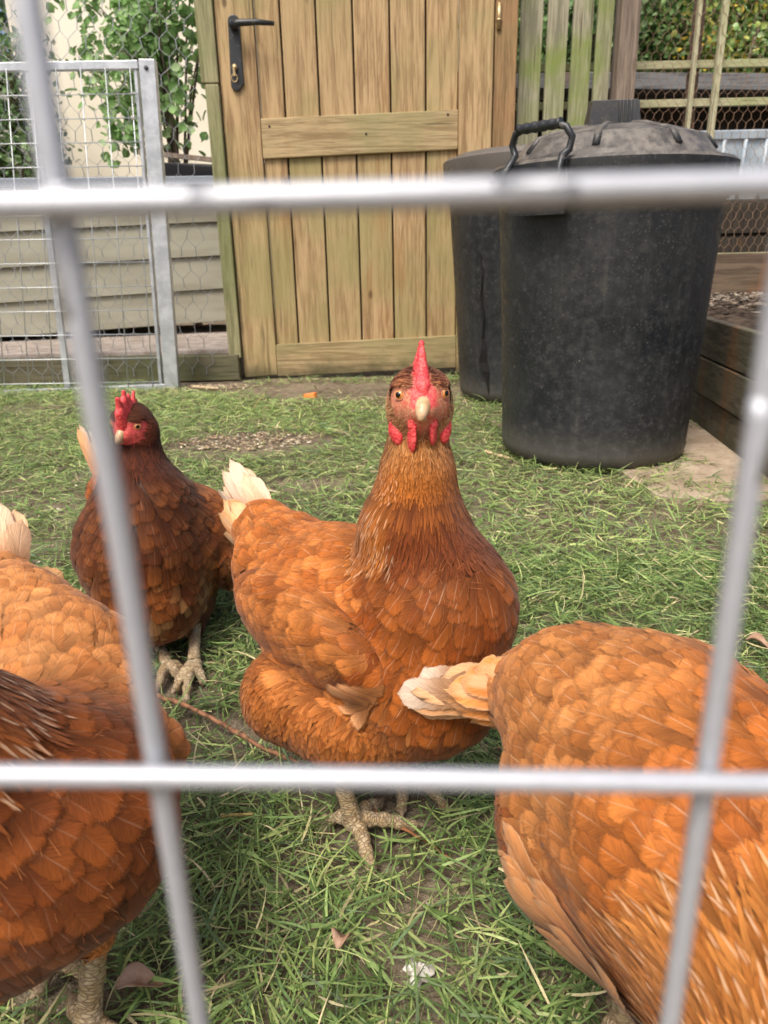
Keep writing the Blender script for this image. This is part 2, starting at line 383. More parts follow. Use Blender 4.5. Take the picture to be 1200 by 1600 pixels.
FEET = []
class Hen:
    def __init__(s, name, label, loc, seed, group='brown hens on the grass'):
        s.o = empty(name, loc, label, 'hen', group); s.s = SDF(); s.rs = np.random.default_rng(seed); s.head = None; s.flm = M_F; s.redface = 0; s.fln = 'wing_tuft'; s.wing_apart = True
    def foot(s, c, toes, up, r=.0052, heel=None):
        """c: ball of foot, toes: list of tip points (ground), up: hock point"""
        c = A(*c); d = s.s
        for tp in toes: FEET.append((c.copy(), A(*tp)))
        mid = (c+A(*up))/2
        d.cap(A(*up), mid, r*1.15, r*.92, 'leg', k=.004, L=.0); d.cap(mid, c, r*.92, r*1.15, 'leg', k=.004, L=np.linalg.norm(mid-A(*up)))
        for i, tp in enumerate(toes):
            tp = A(*tp); n = 4 if i < 3 else 2; P = [c]; L = np.linalg.norm(tp-c)
            side = unit(np.cross(tp-c, (0, 0, 1)))
            for j in range(1, n+1):
                f = j/n; z = c[2]*(1-f)+.0042*f+.0045*math.sin(math.pi*min(1, f*1.05))
                q = c+(tp-c)*f*.86+side*s.rs.uniform(-.001, .001); q[2] = max(z, .0036); P.append(q)
            rr = np.linspace(r*.86, r*.60, n+1)
            for j in range(n):
                d.cap(P[j], P[j+1], rr[j], rr[j+1], 'leg', k=.0025, L=L*j/n)
                d.cap(P[j+1]+A(0, 0, -.0008), P[j+1]+A(0, 0, -.0009), rr[j+1]*1.13, rr[j+1]*1.1, 'leg', k=.002, L=L*(j+1)/n)
            e = P[-1]; dr = unit(tp-c); dr[2] = 0
            d.cap(e+dr*.001, e+dr*.006+A(0, 0, -.0002), .0024, .0018, 'claw', k=.001); d.cap(e+dr*.006, e+dr*.0115+A(0, 0, -.0028), .0018, .0006, 'claw', k=.001)
    def sethead(s, Cc, fwd, up=(0, 0, 1), sc=1., dark=0):
        f = unit(fwd); u = unit(A(*up)-f*np.dot(up, f)); x = np.cross(f, u)  # x: the hen's right
        s.head = (A(*Cc), f, u, x, sc)
        W = lambda a, b, c: A(*Cc)+sc*.001*(x*a+f*b+u*c)   # mm, a right, b forward, c up
        s.W = W; d = s.s; m = .001*sc
        d.ell(W(0, 0, 4), (15.3*m, 20*m, 15.5*m), X=x, Z=u, tag='head', k=.008)
        for sg in (-1, 1):
            d.ell(W(9*sg, 3, -7), (10.2*m, 13*m, 13*m), X=x, Z=u, tag='head', k=.010)
            d.ell(W(9.5*sg, 9, 9.5), (6*m, 8*m, 4.5*m), X=x, Z=u, tag='head', k=.006)
        d.cap(W(0, 6, 0), W(0, 21, -4), 12*m, 6.5*m, 'head', k=.010)
        d.cap(W(0, 4, -12), W(0, 12, -14), 9*m, 6*m, 'head', k=.008)
    def headparts(s, comb, watt=1., lobes=1., dirty=0):
        W = s.W; (Cc, f, u, x, sc) = s.head; m = .001*sc; o = s.o
        cb = SDF()
        for (b, c, r0, b2, c2, r1) in comb:   # blade members: base (b fwd, c up) to tip
            a1 = (b2-b)*.0; cb.cap(W(0, b, c), W(-.06*(c2-c)*1.0, b2, c2), r0*m, r1*m, k=.0055)
        cb.cap(W(0, 19.5, 3), W(0, 16, 9), 3.2*m, 4.4*m, k=.004); cb.cap(W(0, 16, 9), W(0, 10, 16), 4.4*m, 2.9*m, k=.004); cb.cap(W(0, 10, 16), W(0, 6, 19), 2.8*m, 2.6*m, k=.004); cb.cap(W(0, 6, 19), W(0, -12, 19), 3.2*m, 2.4*m, k=.004)
        blob(cb, .0007*sc, 'comb', M_C, o, .00022)
        for sg in (-1, 1):
            wt = SDF(); L = (16 if sg > 0 else 11.5)*watt
            wt.cap(W(5.5*sg, 17, -9), W(6.5*sg, 17, -13), 2.4*m, 2.6*m, k=.003)
            wt.ell(W(6.8*sg, 16, -13.5-L*.5), (2.2*m, 5.5*m*watt**.5, (L*.52+2)*m), X=x+.35*sg*f, Z=u+(-.06 if sg > 0 else -.30)*x, k=.004)
            wt.cap(W(5.5*sg, 18, -8), W(9*sg, 13, -5), 2.0*m, 2.2*m, k=.003)
            blob(wt, .0006*sc, 'wattle', M_C, o, .00018)
            lb = SDF(); lb.ell(W(16.4*sg, 8.4, -18.2), ((4.6 if sg > 0 else 3.6)*m*lobes, 1.9*m, 8.0*m*lobes), X=x+.45*sg*f*-1, Z=u+.25*sg*x, k=.003)
            lb.ell(W(14.6*sg, 9.8, -23), (2.6*m, 1.9*m, 4.6*m), X=x-.4*sg*f, Z=u+.1*sg*x, k=.004)
            blob(lb, .0006*sc, 'earlobe', M_C, o, .00020)
            # eye
            ec = W(11.6*sg, 12.0, 4.6); n0 = unit(x*sg*.60+f*.78+u*.10)
            p = ec.copy()
            for _ in range(12): p = p+n0*(-float(s.s(p[None])[0]))*.9
            me = MB(); R = 3.55*m; c0 = p-n0*R*.38
            sph(me, c0, R, n0); eye = me.build('eye', M_IRIS, o)
            mp = MB(); sph(mp, c0+n0*R*.33, R*.735, n0); pu = mp.build('pupil', M_PUP, eye); pu.matrix_parent_inverse = eye.matrix_parent_inverse.inverted() if False else Matrix.Identity(4)
            tmpx = unit(np.cross(n0, u)); tmpy = np.cross(n0, tmpx); ring = []
            for j in range(25):
                a = 2*math.pi*j/24; ring.append(c0+n0*R*.50+(tmpx*math.cos(a)*1.02+tmpy*math.sin(a)*.94)*R*.90)
            ml = MB(); ml.tube(ring, .5*m, 8, False); ml.build('eyelid', M_LID, o)
        # beak: upper (curved) and lower mandible
        bm = MB(); P = [W(0, 17, -.8), W(.4, 22, -1.0), W(1.2, 26, -2.8), W(2.2, 28.8, -5.8), W(3.0, 29.8, -9.2)]
        rr = [6.3*m, 6.0*m, 5.3*m, 4.1*m, 1.5*m]
        oval(bm, P, rr, x, .86); bm.build('beak', M_H, o)
        b2 = MB(); oval(b2, [W(0, 17, -5.5), W(.4, 22, -7.0), W(1.2, 26.5, -8.8)], [5.6*m, 4.4*m, 1.6*m], x, 1.); b2.build('lower_beak', M_H, o)
    def finish(s, colf, under, h=.0021, hairs=2500, sty=None, tagf=None, waxis=None):
        sty = {**STY, **(sty or {})}; d = s.s; V, F = d.mesh(h); rs = s.rs
        D = d.near(V); tags = np.array([q['tag'] for q in d.p]); ib = D.argmin(1); tg = tags[ib].astype(object)
        fl = np.array([q['flow'] for q in d.p]); Wt = np.exp(-(D-D.min(1, keepdims=True))/.010); flow = nrm(Wt@fl)
        nr = d.grad(V)
        zone = np.zeros((len(V), 3)); uv = np.zeros((len(V), 2))
        for i, q in enumerate(d.p):
            m = ib == i
            if not m.any(): continue
            if q['tag'] in ('leg', 'claw'):
                ab = q['b']-q['a']; l = np.linalg.norm(ab)+1e-9; tpar = ((V[m]-q['a'])@ab)/l
                e1 = unit(np.cross(ab+1e-9, (0.3, .2, 1))); e2 = np.cross(ab/l, e1)
                uv[m, 0] = q['L']+tpar; uv[m, 1] = np.arctan2((V[m]-q['a'])@e2, (V[m]-q['a'])@e1)
                zone[m, 0] = 1 if q['tag'] == 'leg' else .35
        if s.head:
            Cc, f, u, x, hs = s.head; l = (V-Cc)/(.001*hs); hx, hf, hu = l@x, l@f, l@u
            m = (tg == 'head'); r0 = np.abs(hx)
            crown = m & (hu > 4) & ((hu > 7.0+.20*hf) | (hf < 1)) & (r0 > np.where(hf > 6, 5.5, 2.5))
            back = m & (hf < -6) & ~crown
            face = m & ~crown & ~back
            tg[crown] = 'crown'; tg[back] = 'throat'; tg[face] = 'cheek'
            bare = face & ((hf > 16.5) | ((r0 < 8.4-.3*np.clip(hu-6, 0, 9)) & (hf > 3) & (hu > -6)) | ((hf > 12.5) & (hu > -9) & (hu < 9)))
            tg[bare] = 'face'
            eyez = (face | crown) & ((((hf-13)**2+(hu-4.6)**2) < 6.6**2)) & (r0 > 5); tg[bare & (hf < 19) & ~((r0 < 6) & (hu > 2))] = 'bristle'; tg[eyez] = 'face'; zone[eyez, 1] = 1; zone[bare & (r0 < 8.2-.25*np.clip(hu-6, 0, 9)) & (hu > -3), 2] = 1; zone[(face | eyez) & (hf > 2) & (hf < 90*s.redface), 2] = 1
            zone[face | bare | (crown & (hf > 10)), 1] = 1
            hfl = nrm(-f[None]*1.0+x[None]*(np.sign(hx)*.35)[:, None]+u[None]*np.where(hu > 6, .15, -.5)[:, None])
            flow[m] = hfl[m]; cf_ = nrm(-f[None]*.55+x[None]*(np.sign(hx)*.8)[:, None]-u[None]*.35); flow[crown] = cf_[crown]
        if tagf: tg = tagf(V, tg, nr)
        tint = np.tile(A(*under), (len(V), 1)); 
        for k_ in set(tg):
            if k_ in FEATHERED:
                mk = tg == k_; tc, _ = colf(V[mk], k_, rs, int(mk.sum()), 0, 0); tint[mk] = tc*.62
        tint[tg == 'claw'] = (.5, .36, .24)
        V2 = V.copy(); fm = np.isin(tg, list(FEATHERED-{'cheek', 'crown', 'bristle'})); V2[fm] -= nr[fm]*.0010
        body = link('body', npmesh('body', V2, F, True, {'tint': tint, 'zone': zone}, uv), M_B, s.o)
        parts = {'plumage': [], 'wing': [], 'crown': []}
        rad = np.full(len(V), .02)
        for k, st in sty.items(): rad[tg == k] = st[2]
        rad = rad*np.where(rad > .005, 1+.16*np.sin(V[:, 0]*71+2*np.sin(V[:, 2]*53))*np.sin(V[:, 1]*63+V[:, 2]*47)+rs.uniform(-.12, .12, len(V)), 1)
        fe = np.isin(tg, list(FEATHERED)); ids = np.where(fe)[0]
        small = np.isin(tg, ['crown', 'cheek', 'bristle'])
        for grp in (ids[~small[ids]], ids[small[ids]]):
            if not len(grp): continue
            VV = V[grp]; rr = rad[grp]
            if small[grp[0]]:   # denser sampling than the mesh: jitter copies
                VV = np.repeat(VV, 6, 0)+rs.uniform(-.0012, .0012, (len(VV)*6, 3)); g4 = np.repeat(grp, 6); rr = np.repeat(rr, 6)
            else:
                thin = np.isin(tg[grp], ['neck', 'throat', 'fluff']); t3 = np.repeat(grp[thin], 3); g4 = np.concatenate([grp[~thin], t3])
                VV = np.concatenate([V[grp[~thin]], V[t3]+rs.uniform(-.0011, .0011, (len(t3), 3))]); rr = rad[g4]
            pk = scatter(VV, rr, rs); P = VV[pk]; gi = g4[pk]
            P = P-nr[gi]*0
            for k, st in sty.items():
                m = tg[gi] == k
                if not m.any(): continue
                p = P[m]; g = gi[m]; n = len(p); N = nr[g]; f0 = flow[g]
                L0, W0, _, li, kind, nu, nv, jit, sh, ed = st
                f0 = f0+rs.normal(0, jit, (n, 3)); f0 = nrm(f0-N*(f0*N).sum(1, keepdims=True))
                ls = rs.uniform(.78, 1.22, n); tn, fx = colf(p, k, rs, n, sh, ed); tn = np.clip(tn*(1+.13*np.sin(p[:, 0]*88+2*np.sin(p[:, 2]*70))*np.sin(p[:, 1]*80+p[:, 2]*61))[:, None], 0, 1)
                pt = feathers(p-f0*L0*.12, f0, N, L0*ls, W0*rs.uniform(.82, 1.18, n), kind, nu, nv, li*rs.uniform(.6, 1.35, n), tn, fx, d, off=rs.uniform(0, .0006, n), R=rs)
                if k == 'wing' and waxis is not None:
                    sd_ = (p-waxis[0])@waxis[1] > 0; q_ = [x for x in pt]; nn_ = nu*nv; nf_ = (nu-1)*(nv-1)
                    for b_ in (True, False):
                        i_ = np.where(sd_ == b_)[0]
                        if not len(i_): continue
                        vi = (i_[:, None]*nn_+np.arange(nn_)).ravel(); f_ = pt[1][:nf_]; FF = (f_[None]+(np.arange(len(i_))*nn_)[:, None, None]).reshape(-1, 4)
                        feather_obj('wing', [(pt[0][vi], FF, pt[2][vi], pt[3][vi], pt[4][vi])], s.o)
                    continue
                parts['wing' if k == 'wing' and s.wing_apart else 'plumage'].append(pt)
        # loose down filaments standing off the outline
        m = np.where(np.isin(tg, ['fluff', 'body', 'back', 'wing', 'throat']))[0]; n = hairs
        if n:
            g = m[rs.integers(0, len(m), n)]; N = nr[g]; f0 = nrm(flow[g]+rs.normal(0, .35, (n, 3))); f0 = nrm(f0-N*(f0*N).sum(1, keepdims=True))
            tn, fx = colf(V[g], 'fluff', rs, n, 0, .3); tn = np.clip(tn*1.25+.02, 0, 1)
            parts['plumage'].append(feathers(V[g]+N*.0025, nrm(f0+N*rs.uniform(.05, .30, (n, 1))), N, rs.uniform(.005, .011, n), np.full(n, .00018), 'lance', 2, 4, np.full(n, .0), tn, fx, None, bend=rs.uniform(-.25, .1, n), R=rs))
        if parts['plumage']: s.pl = feather_obj('plumage', parts['plumage'], s.o)
        if parts['wing']: feather_obj('wing', parts['wing'], s.o)
    def tail(s, base, dr, side, up, n, L, W, spread, tintf, name='tail'):
        """fan of long feathers: base point, direction, the fan opens in the plane dr/side"""
        rs = s.rs; base = A(*base); dr = unit(dr); side = unit(side); up = unit(up)
        R_ = []; Fl = []; Nn = []; Ls = []; Ws = []; T = []; X = []
        for i in range(n):
            f = (i/(n-1)-.5)*2; fl = unit(dr+side*f*spread+up*rs.uniform(-.04, .04))
            # two sheets (roof shape)
            sg = 1 if i % 2 else -1
            R_.append(base+side*f*.007+up*(.003*sg)); Fl.append(fl); Nn.append(unit(up+side*f*.9*1+dr*.0+side*sg*.25))
            Ls.append(L*(1-.30*abs(f)**1.5)*rs.uniform(.93, 1.03)); Ws.append(W*rs.uniform(.85, 1.1)); t, x = tintf(i, f, rs)[:2]; T.append(t); X.append(x)
        pt = feathers(A(*R_), A(*Fl), A(*Nn), A(*Ls), A(*Ws), 'wing', 7, 14, np.full(n, .001), A(*T)*A(.92, .62, .40), A(*X), None, bend=rs.uniform(-.04, .06, n), R=rs, tip=A(*T))
        s.tailparts = getattr(s, 'tailparts', [])+[pt]
    def flight(s, r0, r1, d0, d1, n, L, W, c0, c1, off=.003, ed=.9, name='wing', kind='wing', jit=.03):
        # feathers rooted along r0-r1, pointing d0..d1, lying on the body
        rs = s.rs; f = np.linspace(0, 1, n)[:, None]; P = A(*r0)*(1-f)+A(*r1)*f+rs.normal(0, .0008, (n, 3)); D = nrm(A(*d0)*(1-f)+A(*d1)*f+rs.normal(0, jit, (n, 3)))
        for _ in range(4): P = P-s.s.grad(P)*s.s(P)[:, None]
        N = s.s.grad(P); D = nrm(D-N*(D*N).sum(1, keepdims=True)); r = rs.uniform(0, 1, n)
        pt = feathers(P, D, N, L*rs.uniform(.9, 1.1, n), W*rs.uniform(.9, 1.1, n), kind, 7, 14, np.full(n, .0015), mixc(c0, c0, r), np.stack([np.full(n, .4), np.full(n, ed), r], 1), s.s, off=off+np.linspace(0, .0025, n), R=rs, tip=mixc(c1, c1, r)*rs.uniform(.9, 1.1, (n, 1)))
        s.fl = getattr(s, 'fl', [])+[pt]
    def tail_done(s):
        if getattr(s, 'fl', None): feather_obj(s.fln, s.fl, s.o, s.flm)
        s.tail_done2()
    def tail_done2(s): feather_obj('tail', s.tailparts, s.o, M_FT)

def sph(mb, c, r, axis, n=20, k=12):
    ax = unit(axis); e1 = unit(np.cross(ax, (0.2, .1, 1))); e2 = np.cross(ax, e1); V = []
    for i in range(k+1):
        th = math.pi*i/k
        for j in range(n):
            a = 2*math.pi*j/n; V.append(c+r*(ax*math.cos(th)+math.sin(th)*(e1*math.cos(a)+e2*math.sin(a))))
    mb.add(V, [(i*n+j, (i+1)*n+j, (i+1)*n+(j+1) % n, i*n+(j+1) % n) for i in range(k) for j in range(n)], True)
def oval(mb, P, rr, x, asp, n=16):
    # smooth the path
    from math import cos, sin, pi
    Q = []; R2 = []
    for i in range(len(P)-1):
        p0 = P[max(i-1, 0)]; p1 = P[i]; p2 = P[i+1]; p3 = P[min(i+2, len(P)-1)]
        for j in range(4):
            t = j/4; Q.append(.5*((2*p1)+(-p0+p2)*t+(2*p0-5*p1+4*p2-p3)*t*t+(-p0+3*p1-3*p2+p3)*t**3)); R2.append(rr[i]+(rr[i+1]-rr[i])*t)
    Q.append(P[-1]); R2.append(rr[-1]); V = []
    for i, p in enumerate(Q):
        d = unit(Q[min(i+1, len(Q)-1)]-Q[max(i-1, 0)]); xx = unit(x-d*np.dot(x, d)); y = np.cross(d, xx)
        for j in range(n):
            a = 2*pi*j/n; V.append(p+xx*cos(a)*R2[i]*asp+y*sin(a)*R2[i])
    k = len(Q); mb.add(V, [(i*n+j, i*n+(j+1) % n, (i+1)*n+(j+1) % n, (i+1)*n+j) for i in range(k-1) for j in range(n)]+[tuple((k-1)*n+j for j in range(n))], True)

def mixc(a, b, t): t = np.asarray(t)[:, None]; return A(*a)*(1-t)+A(*b)*t
def sstep(x, lo, hi): t = np.clip((x-lo)/(hi-lo), 0, 1); return t*t*(3-2*t)
RUST = (.47, .150, .030); DEEP = (.26, .068, .014); LIGHT = (.66, .30, .105); CREAM = (.86, .72, .55); DARK = (.10, .024, .008)

#@@HENS
# ------------------------------------------------------------------ hen in the middle, looking at the lens
def centre_hen():
    h = Hen('hen', 'rust brown hen standing in the middle with upright neck, staring straight ahead', (0, .49, 0), 3)
    hd = unit((.63, -.77, 0)); rn = A(-.77, -.63, 0); dn = A(0, 0, -1); s = h.s; back = -hd
    hc = atD(655, 622, .462)
    h.sethead(hc, (.07, -1, .02), (0, .05, 1), .98)
    n0 = atD(654, 668, .470); n1 = atD(652, 745, .478); n2 = atD(647, 830, .488); br = atD(690, 955, .492); lb = atD(668, 1060, .508)
    s.cap(n0+A(0, .006, .0), n1, .0165, .0205, 'neck', dn, k=.010); s.cap(n1, n2, .0205, .0325, 'neck', dn+back*.1, k=.012); 
    s.cap(n2, br+A(0, .01, .005), .0325, .043, 'neck', dn+back*.35, k=.014)
    s.cap(br, lb, .0475, .047, 'body', dn+back*.25, k=.016)
    mid = atD(545, 955, .560); rear = atD(455, 893, .615); tb = atD(415, 830, .645)
    s.cap(br+back*.02, mid, .046, .060, 'back', back+rn*.45+dn*.15, k=.02); s.cap(mid, rear, .060, .044, 'back', back-dn*.12, k=.02)
    s.cap(rear, tb, .040, .026, 'back', back-dn*.25, k=.018)
    s.cap(lb, atD(590, 1080, .545), .047, .045, 'fluff', dn+back*.5, k=.016)
    # wing on the near side
    s.ell(mid+rn*.042+A(0, 0, -.002)+hd*.006, (.088, .024, .045), X=hd-A(0, 0, .0), Z=A(0, 0, 1)+rn*.35, tag='wing', flow=back+dn*.5+rn*.55, k=.005)
    # thigh fluff
    s.cap(atD(452, 1085, .548), atD(545, 1128, .525), .034, .031, 'fluff', dn*1.0+rn*.2, k=.009)
    s.cap(atD(545, 1128, .525), atD(610, 1120, .52), .031, .03, 'fluff', dn*1.0, k=.014)
    # legs
    g = lambda x, y, z=.004: atG(x, y, z)
    s.cap(atD(540, 1165, .525), atD(527, 1205, .525), .014, .0065, 'leg', k=.006)
    h.foot(atG(553, 1285, .011), [g(585, 1362), g(660, 1290), g(597, 1250), g(512, 1278)], atD(524, 1185, .535), r=.0064)
    s.cap(atD(610, 1140, .545), atD(620, 1180, .55), .012, .0065, 'leg', k=.006)
    h.foot(atG(628, 1205, .011), [g(628, 1272), g(706, 1264), g(592, 1200), g(600, 1180)], atD(618, 1140, .555), r=.0062)
    lx = unit(rn)
    def colf(p, k, rs, n, sh, ed):
        r = rs.uniform(0, 1, n); px = (p-br)@hd; side = hc[0]-.006-p[:, 0]; up = p[:, 2]
        fx = np.stack([np.full(n, sh)*rs.uniform(.2, 1.2, n), np.full(n, ed)*rs.uniform(.3, 1.3, n), rs.uniform(0, 1, n)], 1)
        if k in ('neck', 'throat'):
            front = sstep((p-n1)@unit((.25, -1, 0)), -.012, .03)
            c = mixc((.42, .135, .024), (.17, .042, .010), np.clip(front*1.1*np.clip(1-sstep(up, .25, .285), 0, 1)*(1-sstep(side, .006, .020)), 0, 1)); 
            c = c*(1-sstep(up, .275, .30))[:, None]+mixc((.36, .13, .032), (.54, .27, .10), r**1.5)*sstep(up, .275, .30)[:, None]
            fleck = (side > .008)*(up < .285); pl = (rs.uniform(0, 1, n) < .42)*fleck
            fx[:, 0] = np.where(pl > 0, rs.uniform(.7, 1, n)*.9, fx[:, 0]*.15)
        elif k == 'crown': c = mixc((.16, .04, .016), (.42, .16, .07), (r > .55)*1.)
        elif k in ('cheek', 'bristle'): c = mixc((.52, .22, .085), (.74, .42, .20), r)
        elif k == 'fluff': c = mixc((.32, .095, .020), (.46, .165, .045), r)
        elif k == 'wing': c = mixc((.34, .100, .022), (.48, .175, .048), r)
        elif k == 'back': c = mixc((.36, .105, .022), (.50, .175, .045), r)
        else:
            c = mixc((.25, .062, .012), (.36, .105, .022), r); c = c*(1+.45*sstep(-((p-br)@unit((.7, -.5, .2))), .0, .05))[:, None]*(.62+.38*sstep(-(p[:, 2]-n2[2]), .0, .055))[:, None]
        c = c*rs.uniform(*((.95, 1.05) if k == 'fluff' else (.86, 1.12)), (n, 1))
        return np.clip(c, 0, 1), fx
    def tagf(V, tg, nr):
        # breast scales in front below the neck cape, hackle lies over the shoulders only
        m = (tg == 'neck') & (V[:, 2] < n2[2]+.004-.35*np.abs((V-n2)@unit((1, .2, 0))+.0)) & (((V-n2)@unit((.35, -1, 0))) > .008); tg[m] = 'body'
        m = (tg == 'neck') & (V[:, 2] > .268) & (V[:, 1] < n0[1]+.004); tg[m] = 'throat'
        return tg
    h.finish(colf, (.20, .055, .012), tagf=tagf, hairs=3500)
    h.headparts([(18, 4, 3.2, 12, 20, 1.9), (12, 12, 3.0, 9, 27, 1.5), (7, 18, 2.5, 5, 34.5, 1.9), (0, 18, 2.2, -4, 31, 1.4), (-8, 18, 2.0, -13, 26, 1.2)])
    h.flight(atD(590, 1062, .475), atD(596, 1085, .478), atD(470, 1068, .50)-atD(590, 1066, .475), atD(480, 1112, .50)-atD(594, 1082, .478), 7, .032, .0068, (.44, .17, .055), (.60, .29, .13), off=.0022, kind='round', jit=.02)
    def tt(i, f, rs):
        w = rs.uniform(0, 1); 
        return mixc((.72, .55, .41), (.64, .35, .19), [w**1.4*.9])[0], (.5, .3, w)
    tdir = atD(352, 722, .675)-tb
    h.tail(tb-tdir*.25, tdir+A(0, 0, -.003), np.cross(tdir, rn), rn, 15, np.linalg.norm(tdir)*1.28, .0088, .27, tt)
    t3 = atD(345, 775, .69)-atD(425, 850, .63)
    h.tail(atD(425, 850, .64)-t3*.2, t3, np.cross(t3, rn), rn, 9, np.linalg.norm(t3)*1.25, .0095, .42, tt)
    h.tail(tb-tdir*.45+rn*.008, tdir+A(0, 0, -.015)+rn*.01, np.cross(tdir, rn), rn, 9, np.linalg.norm(tdir)*1.05, .010, .34, lambda i, f, rs: (mixc((.74, .42, .2), (.55, .22, .07), [rs.uniform(0, 1)])[0], (.6, .8, rs.uniform(0, 1))))
    h.tail_done()
    return h
centre_hen()
#@@H2
def basic_colf(neck0, neck1, body, back, wing, fluff, crown=((.24, .06, .02), (.42, .15, .06)), cheek=((.40, .12, .05), (.6, .26, .12)), fleck=0., edge=1., dead=None):
    def colf(p, k, rs, n, sh, ed):
        r = rs.uniform(0, 1, n)
        fx = np.stack([np.full(n, sh)*rs.uniform(.2, 1.2, n), np.full(n, ed)*rs.uniform(.3, 1.3, n)*edge, rs.uniform(0, 1, n)], 1)
        pr = dict(neck=(neck0, neck1), throat=(neck0, neck1), crown=crown, cheek=cheek, fluff=fluff, wing=wing, back=back, body=body, bristle=cheek)[k]
        c = mixc(pr[0], pr[1], r)
        if k in ('neck', 'throat'):
            pl = rs.uniform(0, 1, n) < fleck; fx[:, 0] = np.where(pl, rs.uniform(.6, 1, n), .12)
        c = c*rs.uniform(.84, 1.14, (n, 1))
        if dead: c, fx = dead(p, k, rs, c, fx)
        return np.clip(c, 0, 1), fx
    return colf

def dark_hen():
    h = Hen('hen', 'dark mahogany hen farthest from the fence with a bent red comb', (-.22, .7, 0), 5)
    s = h.s; dn = A(0, 0, -1); hd = unit((.35, -.93, 0)); back = -hd; rn = A(-.93, -.35, 0)
    hc = atD(208, 661, .745)
    h.redface = 1; h.sethead(hc, (-.24, -1, -.24), (.05, 0, 1), .98)
    n1 = atD(212, 735, .765); n2 = atD(222, 800, .765); br = atD(222, 860, .775); lb = atD(235, 925, .785); mid = atD(262, 850, .86); rear = atD(262, 815, .93)
    s.cap(hc+A(.002, .008, -.012), n1, .018, .028, 'neck', dn, k=.012); s.cap(n1, n2, .026, .041, 'neck', dn+back*.3, k=.014); s.cap(n2, br, .046, .058, 'body', dn+back*.4, k=.02)
    s.cap(br, lb, .062, .053, 'body', dn+back*.35, k=.02); s.cap(br+back*.03, mid, .062, .068, 'back', back-dn*.1, k=.02); s.cap(mid, rear, .064, .045, 'back', back-dn*.2, k=.02)
    s.cap(atD(245, 800, .79), atD(290, 835, .82), .040, .056, 'back', back+dn*.4, k=.03)
    tb = atD(168, 770, .93); s.cap(rear, tb, .04, .024, 'back', back-dn*.3, k=.02)
    s.cap(lb, atD(272, 930, .85), .05, .045, 'fluff', dn+back*.4, k=.015)
    for sg in (-1, 1): s.ell(mid-back*.02+rn*sg*.052+dn*.004, (.078, .020, .045), X=hd, Z=A(0, 0, 1)-rn*sg*.2, tag='wing', flow=back+dn*.25, k=.006)
    s.cap(atD(300, 940, .83), atD(305, 985, .83), .020, .008, 'fluff', k=.012)
    s.cap(atD(238, 950, .83), atD(238, 992, .83), .020, .008, 'fluff', k=.012)
    g = lambda x, y, z=.004: atG(x, y, z)
    h.foot(atG(303, 1035, .010), [g(287, 1104), g(268, 1082), g(319, 1068), g(303, 1010)], atD(305, 972, .825), r=.0062)
    h.foot(atG(262, 1042, .010), [g(244, 1080), g(282, 1060), g(290, 1048), g(262, 1020)], atD(238, 980, .84), r=.0058)
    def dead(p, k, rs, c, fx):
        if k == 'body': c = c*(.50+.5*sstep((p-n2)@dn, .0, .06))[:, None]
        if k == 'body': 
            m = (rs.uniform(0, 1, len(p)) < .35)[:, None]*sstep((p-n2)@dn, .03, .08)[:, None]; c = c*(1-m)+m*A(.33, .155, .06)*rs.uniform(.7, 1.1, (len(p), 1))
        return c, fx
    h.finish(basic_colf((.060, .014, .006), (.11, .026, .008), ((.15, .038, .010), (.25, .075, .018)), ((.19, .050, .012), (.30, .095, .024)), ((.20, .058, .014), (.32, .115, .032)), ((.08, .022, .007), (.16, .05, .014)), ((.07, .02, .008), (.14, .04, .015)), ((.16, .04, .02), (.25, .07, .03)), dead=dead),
             (.07, .018, .006), h=.0026, hairs=2000, waxis=(mid, rn), sty={'body': (.031, .0088, .0085, .0016, 'round', 7, 9, .14, .22, .6), 'wing': (.034, .0095, .0095, .0018, 'round', 7, 9, .13, .2, .6)})
    h.headparts([(20, 4, 5., 22, 20, 3.6), (17, 11, 5.0, 19, 35, 2.3), (12, 14, 4.8, 11, 28, 3.0), (9, 17, 4.4, 6, 37, 2.0), (3, 18, 3.8, -1, 30, 2.2), (-5, 18, 3.0, -12, 29, 1.6)], watt=1.15)
    td = atD(128, 650, .97)-tb
    h.tail(tb-td*.2, td, unit(np.cross(td, rn)), rn, 9, np.linalg.norm(td)*1.15, .009, .14, lambda i, f, rs: (mixc((.80, .62, .45), (.55, .28, .12), [rs.uniform(0, 1)])[0], (.5, .4, rs.uniform())))
    h.tail_done()
dark_hen()

